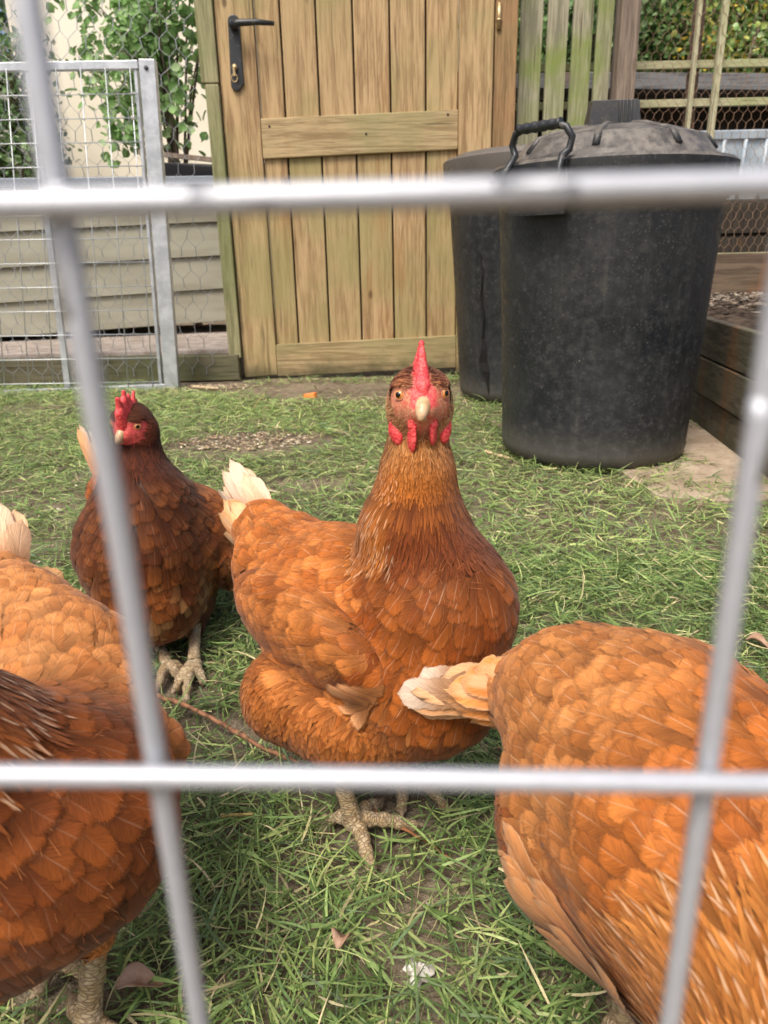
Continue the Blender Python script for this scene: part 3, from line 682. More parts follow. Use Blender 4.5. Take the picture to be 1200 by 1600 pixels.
def left_hen():
    h = Hen('hen', 'pale orange backed hen close to the fence at the left, its neck leaving the picture', (-.2, .36, 0), 9)
    s = h.s; dn = A(0, 0, -1); bk = unit(atD(10, 900, .52)-atD(80, 1200, .38)); bk2 = unit((-.25, 1, .25)); rn = unit(np.cross(-bk, (0, 0, 1)))
    rear = atD(28, 985, .475); r2 = atD(90, 1070, .445); mid = atD(92, 1185, .405); br = atD(85, 1285, .356); tb = atD(8, 905, .51)
    s.cap(tb, rear, .016, .032, 'back', bk2, k=.02); s.cap(rear, r2, .036, .046, 'back', bk2, k=.02); s.cap(r2, mid, .046, .050, 'back', bk2, k=.02)
    s.cap(mid, br, .049, .049, 'wingless', bk2+dn*.3, k=.02)
    s.p[-1]['tag'] = 'body'; s.p[-1]['flow'] = unit(bk2*.5+dn)
    s.cap(br, atD(5, 1390, .352), .049, .043, 'body', dn+bk2*.3, k=.02)
    s.cap(atD(238, 1165, .43), atD(262, 1172, .44), .013, .0095, 'fluff', dn+bk2*.3, k=.01)
    s.cap(atD(185, 1200, .42), atD(238, 1168, .43), .03, .014, 'back', bk2, k=.01)
    hc = atD(-300, 1010, .285)
    h.sethead(hc, (-.55, -.6, .1), (0, 0, 1), .98)
    nb = atD(-55, 1215, .325); nm = atD(-150, 1115, .30)
    s.cap(hc+A(.008, .006, -.012), nm, .018, .028, 'neck', nm-hc, k=.012); s.cap(nm, nb, .028, .037, 'neck', nb-nm, k=.008); s.cap(nb, br, .040, .048, 'body', br-nb, k=.02)
    s.cap(atD(0, 1430, .37), atD(-25, 1500, .365), .028, .020, 'fluff', dn, k=.015)
    s.cap(atD(130, 1370, .385), atD(152, 1440, .385), .024, .0085, 'fluff', dn, k=.012)
    g = lambda x, y, z=.004: atG(x, y, z)
    h.foot(atG(137, 1600, .012), [g(150, 1720), g(225, 1650), g(80, 1690), g(110, 1560)], atD(152, 1445, .392), r=.0066)
    h.foot(atG(88, 1500, .011), [g(112, 1480), g(150, 1530), g(60, 1550), g(60, 1480)], atD(75, 1400, .42), r=.006)
    def dead(p, k, rs, c, fx):
        if k in ('body',):
            t = sstep((p-mid)@unit(br-mid), .004, .058)[:, None]; c = mixc((.42, .15, .044), (.54, .23, .078), rs.uniform(0, 1, len(p)))*(1-t)+t*c
        if k in ('neck',):
            e = rs.uniform(0, 1, len(p)) < .30; fx[:, 0] = np.where(e, rs.uniform(.6, 1, len(p)), .15)
        return c, fx
    sty = {'body': (.032, .0098, .0092, .0016, 'round', 7, 9, .14, .16, .6), 'back': (.027, .0078, .0074, .0022, 'round', 7, 8, .28, .35, .95), 'neck': (.034, .0022, .0027, .0022, 'lance', 3, 8, .09, .8, .3)}
    h.finish(basic_colf((.16, .042, .010), (.28, .085, .02), ((.13, .034, .008), (.23, .064, .014)), ((.43, .155, .045), (.56, .245, .085)), ((.55, .2, .05), (.6, .26, .08)), ((.42, .13, .03), (.58, .23, .07)), dead=dead), (.22, .06, .013), h=.0024, hairs=500, sty=sty)
    h.headparts([(18, 4, 4.0, 12, 20, 2.0), (12, 12, 3.6, 9, 26, 1.6), (7, 18, 3.0, 4, 33, 1.5), (0, 18, 2.4, -4, 31, 1.4)])
    td = atD(-4, 768, .56)-tb
    h.tail(tb-td*.2, td, unit((.9, .2, .1)), unit((.1, -.9, .4)), 6, np.linalg.norm(td)*1.12, .0085, .12, lambda i, f, rs: (mixc((.70, .50, .34), (.60, .34, .17), [rs.uniform(0, 1)])[0], (.5, .4, rs.uniform())))
    h.tail(atD(35, 925, .50), atD(70, 880, .56)-atD(40, 940, .49), unit((.9, .2, .1)), unit((.1, -.9, .4)), 7, .042, .007, .5, lambda i, f, rs: (mixc((.7, .4, .18), (.62, .28, .1), [rs.uniform(0, 1)])[0], (.5, .4, rs.uniform())))
    h.tail_done()
left_hen()

def right_hen():
    h = Hen('hen', 'light orange hen pecking at the right edge of the fence, tail towards the middle hen', (.13, .3, 0), 13)
    s = h.s; dn = A(0, 0, -1); hd = unit((.62, -.78, 0)); bk = -hd; rn = A(-.78, -.62, 0)
    tb = atD(815, 1082, .435); rear = atD(900, 1100, .405); mid = atD(1005, 1185, .375); fr = atD(1120, 1320, .325); lo = atD(945, 1300, .378)
    s.cap(tb, rear, .021, .036, 'back', bk, k=.02); s.cap(rear, mid, .037, .060, 'back', bk, k=.02); s.cap(mid, fr, .060, .066, 'back', bk+A(0, 0, .3), k=.02)
    s.cap(atD(915, 1260, .385), lo, .038, .045, 'fluff', dn+bk*.5, k=.02); s.cap(lo, atD(1000, 1390, .362), .045, .038, 'fluff', dn+bk*.6, k=.02); s.cap(lo, fr, .045, .055, 'body', bk*.6+dn, k=.02)
    s.cap(fr, atD(1120, 1430, .33), .06, .045, 'body', dn+bk*.5, k=.02)
    # near wing: long shell from the shoulder to beside the tail
    wc = atD(985, 1330, .335); s.ell(wc+rn*.004, (.090, .018, .044), X=atD(1080, 1490, .30)-atD(880, 1230, .375), Z=A(-.1, .3, 1), tag='wing', flow=atD(850, 1190, .375)-atD(1040, 1490, .31), k=.005)
    n1 = atD(1160, 1470, .292); n2 = atD(1210, 1640, .265); hc = atD(1270, 1850, .25)
    s.cap(fr, n1, .05, .042, 'neck', fr-n1, k=.02); s.cap(n1, n2, .040, .030, 'neck', n1-n2, k=.015); s.cap(n2, hc, .03, .019, 'neck', n2-hc, k=.012)
    h.sethead(hc, (.5, -.5, -.7), (.3, -.3, .6), .98)
    g = lambda x, y, z=.004: atG(x, y, z)
    s.cap(atD(1000, 1420, .37), atD(985, 1500, .372), .022, .0085, 'fluff', dn, k=.012)
    h.foot(atG(985, 1590, .012), [g(1010, 1680), g(1060, 1640), g(930, 1660), g(960, 1560)], atD(975, 1500, .378), r=.0085)
    h.foot(atG(1150, 1500, .012), [g(1180, 1560), g(1230, 1530), g(1120, 1560), g(1130, 1470)], atD(1130, 1420, .38), r=.006)
    def dead(p, k, rs, c, fx):
        if k == 'back': 
            t = sstep((p-mid)@hd, .0, .07)[:, None]; c = c*(1-t)+t*c*A(1, .8, .6)
        if k == 'neck': fx[:, 0] = np.where(rs.uniform(0, 1, len(p)) < .26, rs.uniform(.6, .95, len(p)), .1)
        return c, fx
    sty = {'back': (.029, .0086, .0079, .0020, 'round', 7, 9, .16, .46, 1.), 'wing': (.040, .0100, .0100, .0020, 'wing', 7, 9, .10, .46, .9), 'neck': (.030, .0022, .0027, .0022, 'lance', 3, 8, .18, .8, .3)}
    def tg_(V, tg, nr):
        tg[(tg == 'wing') & (((V-wc)@rn) < .0)] = 'back'; return tg
    h.wing_apart = False
    h.finish(basic_colf((.40, .135, .030), (.54, .215, .055), ((.34, .10, .02), (.44, .14, .032)), ((.36, .13, .036), (.50, .21, .068)), ((.38, .14, .042), (.52, .225, .078)), ((.25, .068, .013), (.36, .11, .024)), dead=dead), (.25, .07, .015), tagf=tg_, h=.0024, hairs=1000, sty=sty)
    h.headparts([(18, 4, 4.0, 12, 20, 2.0), (12, 12, 3.6, 9, 26, 1.6), (7, 18, 3.0, 4, 33, 1.5), (0, 18, 2.4, -4, 31, 1.4)])
    td = atD(638, 1088, .458)-tb; sd_ = unit((-.1, 0, 1)); tw = unit((-.45, -.85, .2))
    tc = lambda i, f, rs: (mixc((.50, .25, .11), (.58, .34, .18), [rs.uniform(0, 1)])[0], (.5, .8, rs.uniform()))
    h.tail(tb-td*.3, td, sd_, tw, 12, np.linalg.norm(td)*1.34, .0090, .10, tc)
    h.tail(tb+td*.46+tw*.006+sd_*.003, td+A(0, 0, .004), sd_, tw, 3, np.linalg.norm(td)*.58, .0088, .04, lambda i, f, rs: (A(.52, .40, .30), (.3, .2, rs.uniform())))
    h.tail(tb-td*.45+tw*.008, td, sd_, tw, 12, np.linalg.norm(td)*1.05, .0105, .26, lambda i, f, rs: (mixc((.55, .23, .07), (.50, .18, .045), [rs.uniform(0, 1)])[0], (.6, .9, rs.uniform())))
    h.flm = M_FT; h.fln = 'wing'
    fd = atD(850, 1215, .37)-atD(1000, 1420, .325)
    h.flight(atD(955, 1375, .345), atD(1085, 1540, .30), fd, fd+A(0, 0, -.004), 13, .060, .0085, (.40, .15, .04), (.50, .215, .08), off=.0016, ed=1., jit=.02)
    h.flight(atD(975, 1375, .34), atD(1095, 1510, .30), fd+A(.004, .004, 0), fd+A(.004, .004, 0), 11, .050, .0088, (.38, .14, .04), (.50, .22, .08), off=.0032, ed=1., jit=.03)
    h.tail_done()
right_hen()
#@@END
# ------------------------------------------------------------------ setting: soil, path, grass
def wood(name, c0, c1, green=(.16, .17, .05), gam=.35, axis=2, knots=1., rough=.75, stain=None):
    n = NT(name, rough, .3); o = n.obj(); isl = n.n('NewGeometry').outputs['Random Per Island']
    sc = [22., 22., 22.]; sc[axis] = 1.1
    off = n.n('CombineXYZ'); n.l(n.math('MULTIPLY', isl, 7.), off.inputs[0]); n.l(n.math('MULTIPLY', isl, 13.), off.inputs[1]); n.l(n.math('MULTIPLY', isl, 5.), off.inputs[2])
    ad = n.n('VectorMath', operation='ADD'); n.l(o, ad.inputs[0]); n.l(off.outputs[0], ad.inputs[1]); v = ad.outputs[0]
    wv = n.noise(n.scale(v, sc), 2.4, 7, .72, .6); fine = n.noise(n.scale(v, [q*7 for q in sc]), 1.5, 3, .6)
    g = n.math('ADD', n.math('MULTIPLY', wv, .65), n.math('MULTIPLY', fine, .35))
    c = n.mix(n.ramp(g, .41, .57), c0, c1)
    c = n.mix(n.ramp(isl, 0, 1, 0, .30), c, tuple(q*.72 for q in c1))
    big = n.noise(v, 2.6, 4, .6); c = n.mix(n.math('MULTIPLY', n.ramp(big, .42, .66), gam), c, green)
    red = n.noise(n.scale(v, (5, 5, 1.2), (3, 1, 2)), 1.2, 3, .6); c = n.mix(n.ramp(red, .6, .72, 0, .35), c, (.30, .115, .03))
    if knots:
        ks = [3.2, 3.2, 3.2]; ks[axis] = 1.6
        vo = n.n('TexVoronoi', i_Scale=2.5, i_Randomness=1.); n.l(n.scale(v, ks), vo.inputs[0])
        kn = n.ramp(n.math('ADD', vo.outputs[0], n.math('MULTIPLY', fine, .03)), .115, .06); c = n.mix(n.math('MULTIPLY', kn, .8*knots), c, (.09, .05, .025))
        g = n.math('ADD', g, n.math('MULTIPLY', kn, -.4))
    crk = n.ramp(n.noise(n.scale(v, [q*2.2 for q in sc]), 1.7, 2, .5), .34, .26); c = n.mix(n.math('MULTIPLY', crk, .6), c, (.05, .035, .02))
    if stain:   # algae and splash dirt along the foot of the timber
        z = n.n('SeparateXYZ'); n.l(o, z.inputs[0]); t = n.ramp(n.math('ADD', z.outputs[2], n.math('MULTIPLY', n.noise(v, 9., 4, .7), stain*1.1)), stain*1.25, stain*.45)
        c = n.mix(n.math('MULTIPLY', t, .85), c, (.045, .05, .022))
    n.col(c); n.bump(g, .5, .003); return n.m

gm = NT('soil', .95, .2); o = gm.obj()
a = gm.noise(o, 5, 6, .65); b = gm.noise(o, 60, 4, .6); vv = gm.n('TexVoronoi', i_Scale=150.); gm.l(o, vv.inputs[0])
c = gm.mix(gm.ramp(a, .35, .65), (.085, .062, .040), (.20, .155, .105)); c = gm.mix(gm.ramp(b, .35, .7, 0, .7), c, (.27, .215, .15)); c = gm.mix(gm.ramp(vv.outputs[0], .22, .08, 0, .6), c, (.46, .40, .31))
gm.col(c); gm.bump(gm.math('ADD', b, gm.noise(o, 240, 3, .6)), .9, .004)
mb = MB(); mb.add([(-80, -30, -.02), (80, -30, -.02), (80, 120, -.02), (-80, 120, -.02)], [(0, 1, 2, 3)])
tag(mb.build('ground', gm.m), kind='structure')
def vnoise(P, f, seed=0, oct=3):
    r = np.random.default_rng(seed); s = 0; am = 1; tot = 0
    for _ in range(oct):
        T = r.uniform(-1, 1, (64, 64)); q = P[:, :2]*f+r.uniform(0, 50, 2); i = np.floor(q).astype(int); t = q-i; t = t*t*(3-2*t)
        g = lambda x, y: T[(i[:, 0]+x) % 64, (i[:, 1]+y) % 64]
        s = s+am*((g(0, 0)*(1-t[:, 0])+g(1, 0)*t[:, 0])*(1-t[:, 1])+(g(0, 1)*(1-t[:, 0])+g(1, 1)*t[:, 0])*t[:, 1]); tot += am; am *= .5; f *= 2.1
    return s/tot
gx = np.arange(-2.4, 2.4, .014); gy = np.arange(-.5, 3.6, .014); X, Y = np.meshgrid(gx, gy, indexing='ij'); P = np.stack([X.ravel(), Y.ravel(), 0*X.ravel()], 1)
P[:, 2] = vnoise(P, 4, 1)*.004+vnoise(P, 40, 2)*.0022-.004
n0_, n1_ = X.shape; ii = (np.arange(n0_-1)[:, None]*n1_+np.arange(n1_-1)[None]).ravel()
tag(link('soil', npmesh('soil', P, np.stack([ii, ii+n1_, ii+n1_+1, ii+1], 1)), gm.m), kind='structure')
pm = NT('sandy_path', .9, .2); o = pm.obj(); c = pm.mix(pm.ramp(pm.noise(o, 9, 5, .65), .3, .7), (.30, .22, .15), (.46, .37, .27)); c = pm.mix(pm.ramp(pm.noise(o, 90, 3), .55, .7, 0, .5), c, (.16, .12, .08)); pm.col(c); pm.bump(pm.noise(o, 130, 4), .6, .003)
mb = MB(); pts = [(.47, 1.20), (.60, 1.16), (.75, 1.20), (.76, 1.9), (.77, 2.62), (.62, 2.6), (.50, 1.95), (.44, 1.5)]
mb.add([(x, y, .007) for x, y in pts]+[(x, y, -.03) for x, y in pts], [tuple(range(8))]+[(i, i+8, (i+1) % 8+8, (i+1) % 8) for i in range(8)]); tag(mb.build('path', pm.m), kind='structure')

def gmat():
    n = NT('grass_blade', .5, .35); t = n.n('Attribute', attribute_name='tint').outputs[0]; uv = n.n('SeparateXYZ'); n.l(n.n('UVMap', uv_map='UVMap').outputs[0], uv.inputs[0])
    k = n.ramp(n.noise(n.scale(n.obj(), (300, 300, 60)), 1., 2), .3, .7, .8, 1.15); kk = n.n('CombineColor')
    for i in range(3): n.l(k, kk.inputs[i])
    c = n.mix(1., t, kk.outputs[0], 'MULTIPLY'); c = n.mix(n.ramp(n.math('ABSOLUTE', uv.outputs[0]), .3, .0, 0, .22), c, (.30, .36, .14)); n.col(c)
    tr = n.n('BsdfTranslucent'); n.l(c, tr.inputs[0]); mx = n.n('MixShader'); mx.inputs[0].default_value = .22; n.l(n.b.outputs[0], mx.inputs[1]); n.l(tr.outputs[0], mx.inputs[2]); n.l(mx.outputs[0], n.out.inputs[0]); return n.m
def blades(root, az, el, L, W, curve, tint, roll, seg=4):
    n = len(root); t = np.linspace(0, 1, seg+1)
    d = np.stack([np.cos(az), np.sin(az), 0*az], 1); s = np.stack([-np.sin(az), np.cos(az), 0*az], 1); e = el[:, None]-curve[:, None]*t[None]
    st = np.cumsum(np.concatenate([np.zeros((n, 1)), (L[:, None]/seg)*np.ones((n, seg))], 1), 1)
    hx = np.cumsum(np.concatenate([np.zeros((n, 1)), np.cos(e[:, :-1])*(L/seg)[:, None]], 1), 1); hz = np.cumsum(np.concatenate([np.zeros((n, 1)), np.sin(e[:, :-1])*(L/seg)[:, None]], 1), 1)
    side = NR.normal(0, .25, (n, 1))*t[None]**2*L[:, None]
    cp = root[:, None]+d[:, None]*hx[..., None]+s[:, None]*side[..., None]; cp[..., 2] += hz; cp[..., 2] = np.maximum(cp[..., 2], .0012)
    w = W[:, None]*np.clip((1-t[None]**2.2), .05, 1)*(.65+.35*np.clip(t*3, 0, 1))[None]
    b = s[:, None]*np.cos(roll)[:, None, None]+A(0, 0, 1)*np.sin(roll)[:, None, None]
    V = np.stack([cp-b*w[..., None], cp+b*w[..., None]], 2).reshape(-1, 3)
    q = np.arange(seg)*2; F = np.stack([q, q+1, q+3, q+2], 1); F = (F[None]+(np.arange(n)*(seg+1)*2)[:, None, None]).reshape(-1, 4)
    uv = np.tile(np.stack([np.tile([-1., 1.], seg+1), np.repeat(t, 2)], 1), (n, 1)); return V, F, uv, np.repeat(tint, (seg+1)*2, 0)
FEET += [(atG(235+i*47, 1085+i*22), atG(282+i*47, 1107+i*22)) for i in range(5)]
BARE = [(atG(650, 1500), .035, .045, .55), (atG(720, 1400), .03, .04, .35), (atG(545, 1235), .05, .03, .5), (atG(640, 1350), .02, .03, .4), (atG(570, 612), .42, .18, .93), (atG(385, 695), .20, .13, .95), (atG(310, 602), .22, .12, 1.), (atG(440, 606), .35, .12, .85), (atG(60, 640), .3, .07, .5), (atG(460, 760), .10, .06, .6),
        (atG(1110, 700), .10, .18, 1.), (atG(1105, 745), .07, .06, .95), (atG(755, 625), .10, .10, .6), (atG(345, 1150), .05, .035, .6), (atG(800, 660), .04, .08, .5), (atG(1030, 1300), .1, .1, .3)]
def density(P):
    d = np.clip(.95+.5*vnoise(P, 5.5, 5), .42, 1.)
    for c, rx, ry, s in BARE:
        e = ((P[:, 0]-c[0])/rx)**2+((P[:, 1]-c[1])/ry)**2+.5*vnoise(P, 22, 8); d *= 1-s*sstep(-e, -1.25, -.45)
    d *= sstep(-P[:, 1], -2.62, -2.50); d *= 1-((P[:, 0] > .715+(P[:, 1]-1.43)*.12) & (P[:, 1] > 1.0))
    return d
def grass(n, x0, x1, y0, y1, L0, L1, w0, w1, lying, green):
    P = np.stack([NR.uniform(x0, x1, n), NR.uniform(y0, y1, n), 0*np.zeros(n)], 1)
    P = P[(NR.uniform(0, 1, n) < density(P)) & (np.abs(P[:, 0]) < .30+P[:, 1]*.78)]
    for a_, b_ in FEET:
        ab = (b_-a_)[:2]; q = P[:, :2]-a_[:2]; t_ = np.clip(q@ab/(ab@ab), 0, 1); P = P[np.linalg.norm(q-t_[:, None]*ab, axis=1) > .011]
    n = len(P)
    ly = NR.uniform(0, 1, n) < lying
    el = np.where(ly, NR.normal(.06, .20, n), NR.uniform(.35, 1.15, n)); cu = np.where(ly, NR.normal(.15, .35, n), NR.uniform(.4, 1.6, n))
    P[:, 2] = np.where(ly, NR.uniform(.001, .012, n), -.002)
    L = NR.uniform(L0, L1, n)*np.where(ly, 1, .75); W = NR.uniform(w0, w1, n)
    big = NR.uniform(0, 1, n) < .05; W = np.where(big, W*1.9, W)
    pal = A((.085, .145, .048), (.140, .225, .072), (.215, .310, .105), (.34, .41, .16), (.12, .19, .095), (.48, .43, .25), (.58, .50, .32)); pr = A(*green); pr = pr/pr.sum()
    t = pal[NR.choice(len(pal), n, p=pr)]*NR.uniform(.62, 1.32, (n, 1))*A(1.10, 1.08, .95); z = (1+.25*vnoise(P, 3, 9)+.08*sstep(P[:, 1], .8, 1.8))[:, None]
    return blades(P, NR.uniform(0, 2*math.pi, n), el, L, W, cu, np.clip(t*z, 0, 1), NR.normal(0, .6, n))
GR = [grass(85000, -.75, .75, .12, .95, .014, .046, .0004, .00120, .84, (14, 26, 28, 16, 8, 5, 4)), grass(125000, -1.9, 1.5, .9, 2.65, .020, .050, .0006, .0014, .62, (8, 24, 32, 22, 7, 4, 2))]
k = 0; Vs = []; Fs = []; Us = []; Ts = []
for v, f, u, t in GR: Vs.append(v); Fs.append(f+k); Us.append(u); Ts.append(t); k += len(v)
M_G = gmat()
tag(link('grass', npmesh('grass', np.concatenate(Vs), np.concatenate(Fs), True, {'tint': np.concatenate(Ts)}, np.concatenate(Us)), M_G), 'short green grass and cut clippings strewn over the soil', 'grass', kind='stuff')
# crumbs, chips and straw
def chips(name, n, spots, s0, s1, pal, label, cat, flat=.35, zf=None):
    V = []; F = []; T = []
    for i in range(n):
        c, rx, ry = spots[rnd.randrange(len(spots))]
        a = rnd.uniform(0, 6.28); r = math.sqrt(rnd.random()); p = A(c[0]+rx*r*math.cos(a), c[1]+ry*r*math.sin(a), (zf or 0)+rnd.uniform(0, .003)); s = rnd.uniform(s0, s1); q = rnd.uniform(0, 6.28); e = A(math.cos(q), math.sin(q), rnd.uniform(-.3, .3)); g = A(-math.sin(q), math.cos(q), rnd.uniform(-.3, .3))
        ln = rnd.uniform(.8, 2.2); k = len(V); h = s*flat
        for z in (0, 1):
            for sx, sy in ((-1, -1), (1, -1), (1, 1), (-1, 1)): V.append(p+e*sx*s*ln*rnd.uniform(.6, 1)+g*sy*s*rnd.uniform(.5, 1)+A(0, 0, h*z*rnd.uniform(.6, 1.2)))
        F += [(k+4, k+5, k+6, k+7), (k, k+1, k+5, k+4), (k+1, k+2, k+6, k+5), (k+2, k+3, k+7, k+6), (k+3, k, k+4, k+7)]
        t = A(*pal[rnd.randrange(len(pal))])*rnd.uniform(.7, 1.2); T += [t]*8
    return tag(link(name, npmesh(name, A(*V), np.array(F), False, {'tint': A(*T)}), M_CH), label, cat, kind='stuff')
n = NT('chip', .85, .2); n.col(n.n('Attribute', attribute_name='tint').outputs[0]); M_CH = n.m
pal = [(.50, .38, .22), (.60, .50, .34), (.30, .20, .12), (.42, .30, .18), (.22, .16, .11), (.66, .58, .42)]
chips('crumbs', 2600, [(atG(385, 690), .16, .09)]*3+[(atG(560, 632), .32, .10)]*5+[(atG(300, 606), .22, .06)]*3+[(atG(100, 900), .4, .6), (atG(800, 680), .3, .3)], .0010, .0036, pal, 'pale grain crumbs and bark bits scattered on bare soil', 'crumbs')

def tagset(o, l, c, g=None, k=None): return tag(o, l, c, g, k)
def twig(pts, r, name, label, cat, col):
    q = []
    for i in range(len(pts)-1):
        for j in range(5): q.append(A(*pts[i])+(A(*pts[i+1])-A(*pts[i]))*j/5+A(*[rnd.uniform(-.0007, .0007) for _ in range(3)]))
    q.append(A(*pts[-1])); m = MB(); m.tube(q, [r*rnd.uniform(.8, 1.25)*(1-.35*i/len(q)) for i in range(len(q))], 8)
    n = NT(name+'_bark', .8, .3); n.col(n.mix(n.ramp(n.noise(n.obj(), 140, 4), .35, .65), col, tuple(x*.4 for x in col))); n.bump(n.noise(n.obj(), 400, 3), .5, .001)
    return tag(m.build(name, n.m), label, cat)
twig([atG(232, 1082, .009), atG(300, 1106, .014), atG(350, 1133, .011), atG(400, 1163, .013), atG(475, 1196, .007)], .0025, 'twig', 'reddish brown twig reaching out from beneath the middle hen to the left hen', 'twig', (.40, .19, .10))
twig([atG(570, 1255, .006), atG(610, 1285, .007), atG(660, 1312, .006), atG(705, 1342, .005)], .0013, 'twig', 'thin split brown twig lying across by the toes of the middle hen', 'twig', (.30, .12, .05))
twig([atG(395, 640, .006), atG(415, 612, .008)], .0028, 'straw_stalk', 'short dry stalk on bare soil before the door', 'straw', (.45, .32, .16))
twig([atG(757, 705, .012), atG(802, 718, .006)], .0036, 'straw_stalk', 'pale dry stalk lying beside the foot of the front bin', 'straw', (.62, .47, .26))
twig([atG(330, 1098, .006), atG(372, 1080, .008)], .0016, 'straw_stalk', 'short buff straw between the feet of dark and middle hens', 'straw', (.55, .43, .25))
twig([atG(345, 1275, .010), atG(395, 1272, .012)], .0014, 'straw_stalk', 'yellowed stem lying on grass under the lower wire', 'straw', (.55, .40, .14))
twig([atG(300, 604, .010), atG(342, 607, .008)], .0055, 'straw_stalk', 'thick pale splinter on soil between gate and door', 'straw', (.60, .46, .28))
n = NT('dry_leaf', .7, .3); n.col(n.mix(n.ramp(n.noise(n.obj(), 120, 4), .35, .65), (.30, .17, .10), (.42, .28, .19))); n.bump(n.noise(n.obj(), 300, 3), .5, .001); M_DL = n.m
def leaf(c, rx, ry, az, label):
    V = []; F = []; N = 10
    for i in range(N+1):
        t = i/N; w = math.sin(math.pi*t**.8)*ry
        for u in (-1, -.5, 0, .5, 1): V.append(A((t-.5)*2*rx, u*w, .004+.006*abs(u)**1.5*math.sin(math.pi*t)+.004*math.sin(t*5)+rnd.uniform(0, .0008)))
    F = [(i*5+j, i*5+j+1, i*5+j+6, i*5+j+5) for i in range(N) for j in range(4)]; ca, sa = math.cos(az), math.sin(az)
    V = [A(c[0]+v[0]*ca-v[1]*sa, c[1]+v[0]*sa+v[1]*ca, c[2]+v[2]) for v in V]; m = MB(); m.add(V, F, True); o = m.build('dry_leaf', M_DL); s = o.modifiers.new('thickness', 'SOLIDIFY'); s.thickness = .0005
    return tag(o, label, 'leaf')
leaf(atG(220, 1547, .006), .014, .008, .2, 'curled brown leaf on the grass near the leg of the left hen'); leaf(atG(1185, 1012, .008), .014, .007, -.6, 'tan leaf on grass above the back of the right hen'); leaf(atG(535, 1478, .008), .007, .006, 1.2, 'small pinkish brown leaf on the grass below the middle hen')
V = []; 
dp = atG(652, 1525, .0); dn_ = 14
for i in range(dn_+1):
    for j in range(20):
        a = 2*math.pi*j/20; r = i/dn_*(1+.35*math.sin(3*a+1)+.22*math.sin(7*a)); V.append((dp[0]+.008*r*math.cos(a), dp[1]+.010*r*math.sin(a), .0055*(1-(i/dn_)**2)+.0025*math.sin(9*a+i)*(i/dn_)*(1-i/dn_)*4+rnd.uniform(0, .0006)+.001))
m = MB(); m.add(V, [(i*20+j, (i+1)*20+j, (i+1)*20+(j+1) % 20, i*20+(j+1) % 20) for i in range(dn_) for j in range(20)], True)
n = NT('chalky_white', .8, .3); n.col(n.mix(n.ramp(n.noise(n.obj(), 200, 3), .4, .6), (.75, .72, .64), (.5, .45, .36))); tag(m.build('dropping', n.m), 'chalky white dropping on bare soil at the bottom', 'dropping')
m = MB(); c = atG(484, 618, .012); m.hexa([c+A(-.022, -.008, -.006), c+A(.015, -.012, -.006), c+A(.024, .008, -.006), c+A(-.012, .010, -.006), c+A(-.020, -.006, .006), c+A(.014, -.009, .008), c+A(.021, .006, .010), c+A(-.01, .008, .005)])
tag(m.build('carrot_piece', plain('carrot_orange', (.80, .22, .03), .5), bevel=.002), 'bright orange piece of carrot on soil before the door', 'vegetable')

# ------------------------------------------------------------------ door
DY = 2.65
W_D = wood('door_timber', (.25, .15, .068), (.49, .34, .175), (.26, .24, .095), .6, stain=.12)
W_DR = wood('door_rail_timber', (.25, .17, .08), (.46, .34, .18), (.22, .22, .09), .55, axis=0, stain=.12)
W_J = wood('jamb_timber', (.16, .15, .07), (.32, .29, .16), (.13, .17, .045), .7, stain=.1)
W_P = wood('post_timber', (.18, .10, .045), (.34, .20, .095), (.2, .18, .07), .5)
door = empty('door', (-.05, DY, 0), 'weathered tan plank door with black handle and mid rail', 'door')
def board(m, x0, x1, z0a, z0b, z1a, z1b, y0, y1): m.hexa([(x0, y0, z0a), (x1, y0, z0b), (x1, y1, z0b), (x0, y1, z0a), (x0, y0, z1a), (x1, y0, z1b), (x1, y1, z1b), (x0, y1, z1a)])
m = MB(); xs = [-.366, -.286, -.176, -.063, .051, .163, .266]
for i in range(6): board(m, xs[i]+.0026, xs[i+1]-.0026, .10, .10, 1.95, 1.95, DY+rnd.uniform(0, .0018), DY+.022)
m.build('planks', W_D, door, bevel=.004)
m = MB(); m.box((-.36, DY+.0235, .03), (.26, DY+.03, 1.94)); m.build('back_board', plain('dark_gap', (.03, .02, .012), .9), door)
for x0, x1 in ((-.482, -.366), (.266, .372)): m = MB(); board(m, x0, x1, .004, .010, 1.97, 1.97, DY-.016, DY+.0225); m.build('stile', W_D, door, bevel=.003)
m = MB(); board(m, -.3655, .2655, .706, .721, .823, .836, DY-.012, DY-.0005); m.build('rail', W_DR, door, bevel=.003)
m = MB(); board(m, -.3655, .2655, .004, .022, .116, .134, DY-.015, DY-.0005); m.build('rail', W_DR, door, bevel=.003)
for sx_, sz_ in ((-.338, .800), (.232, .822), (-.03, .772)):
    m = MB(); m.tube([(sx_, DY-.0119, sz_), (sx_, DY-.0135, sz_)], .0036, 10); m.build('screw', plain('rusty_screw', (.035, .025, .018), .7), door)
M_BL = NT('black_iron', .42, .5); M_BL.col(M_BL.mix(M_BL.ramp(M_BL.noise(M_BL.obj(), 60, 4), .55, .75), (.018, .02, .022), (.10, .09, .075))); M_BL.bump(M_BL.noise(M_BL.obj(), 200, 3), .2, .001); M_BL = M_BL.m
m = MB(); cx, zc, hh, ww = -.425, 1.002, .103, .0175; V = []
for y in (DY-.026, DY-.0165):
    for i in range(32):
        a = 2*math.pi*i/32; V.append((cx+ww*math.cos(a)-(.006 if math.sin(a) < 0 else 0), y, zc+ww*math.sin(a)+(hh-ww)*(1 if math.sin(a) > 0 else -1)))
m.add(V, [tuple(range(32)), tuple(range(63, 31, -1))]+[(i, i+32, (i+1) % 32+32, (i+1) % 32) for i in range(32)]); hp = m.build('handle_plate', M_BL, door, bevel=.0025)
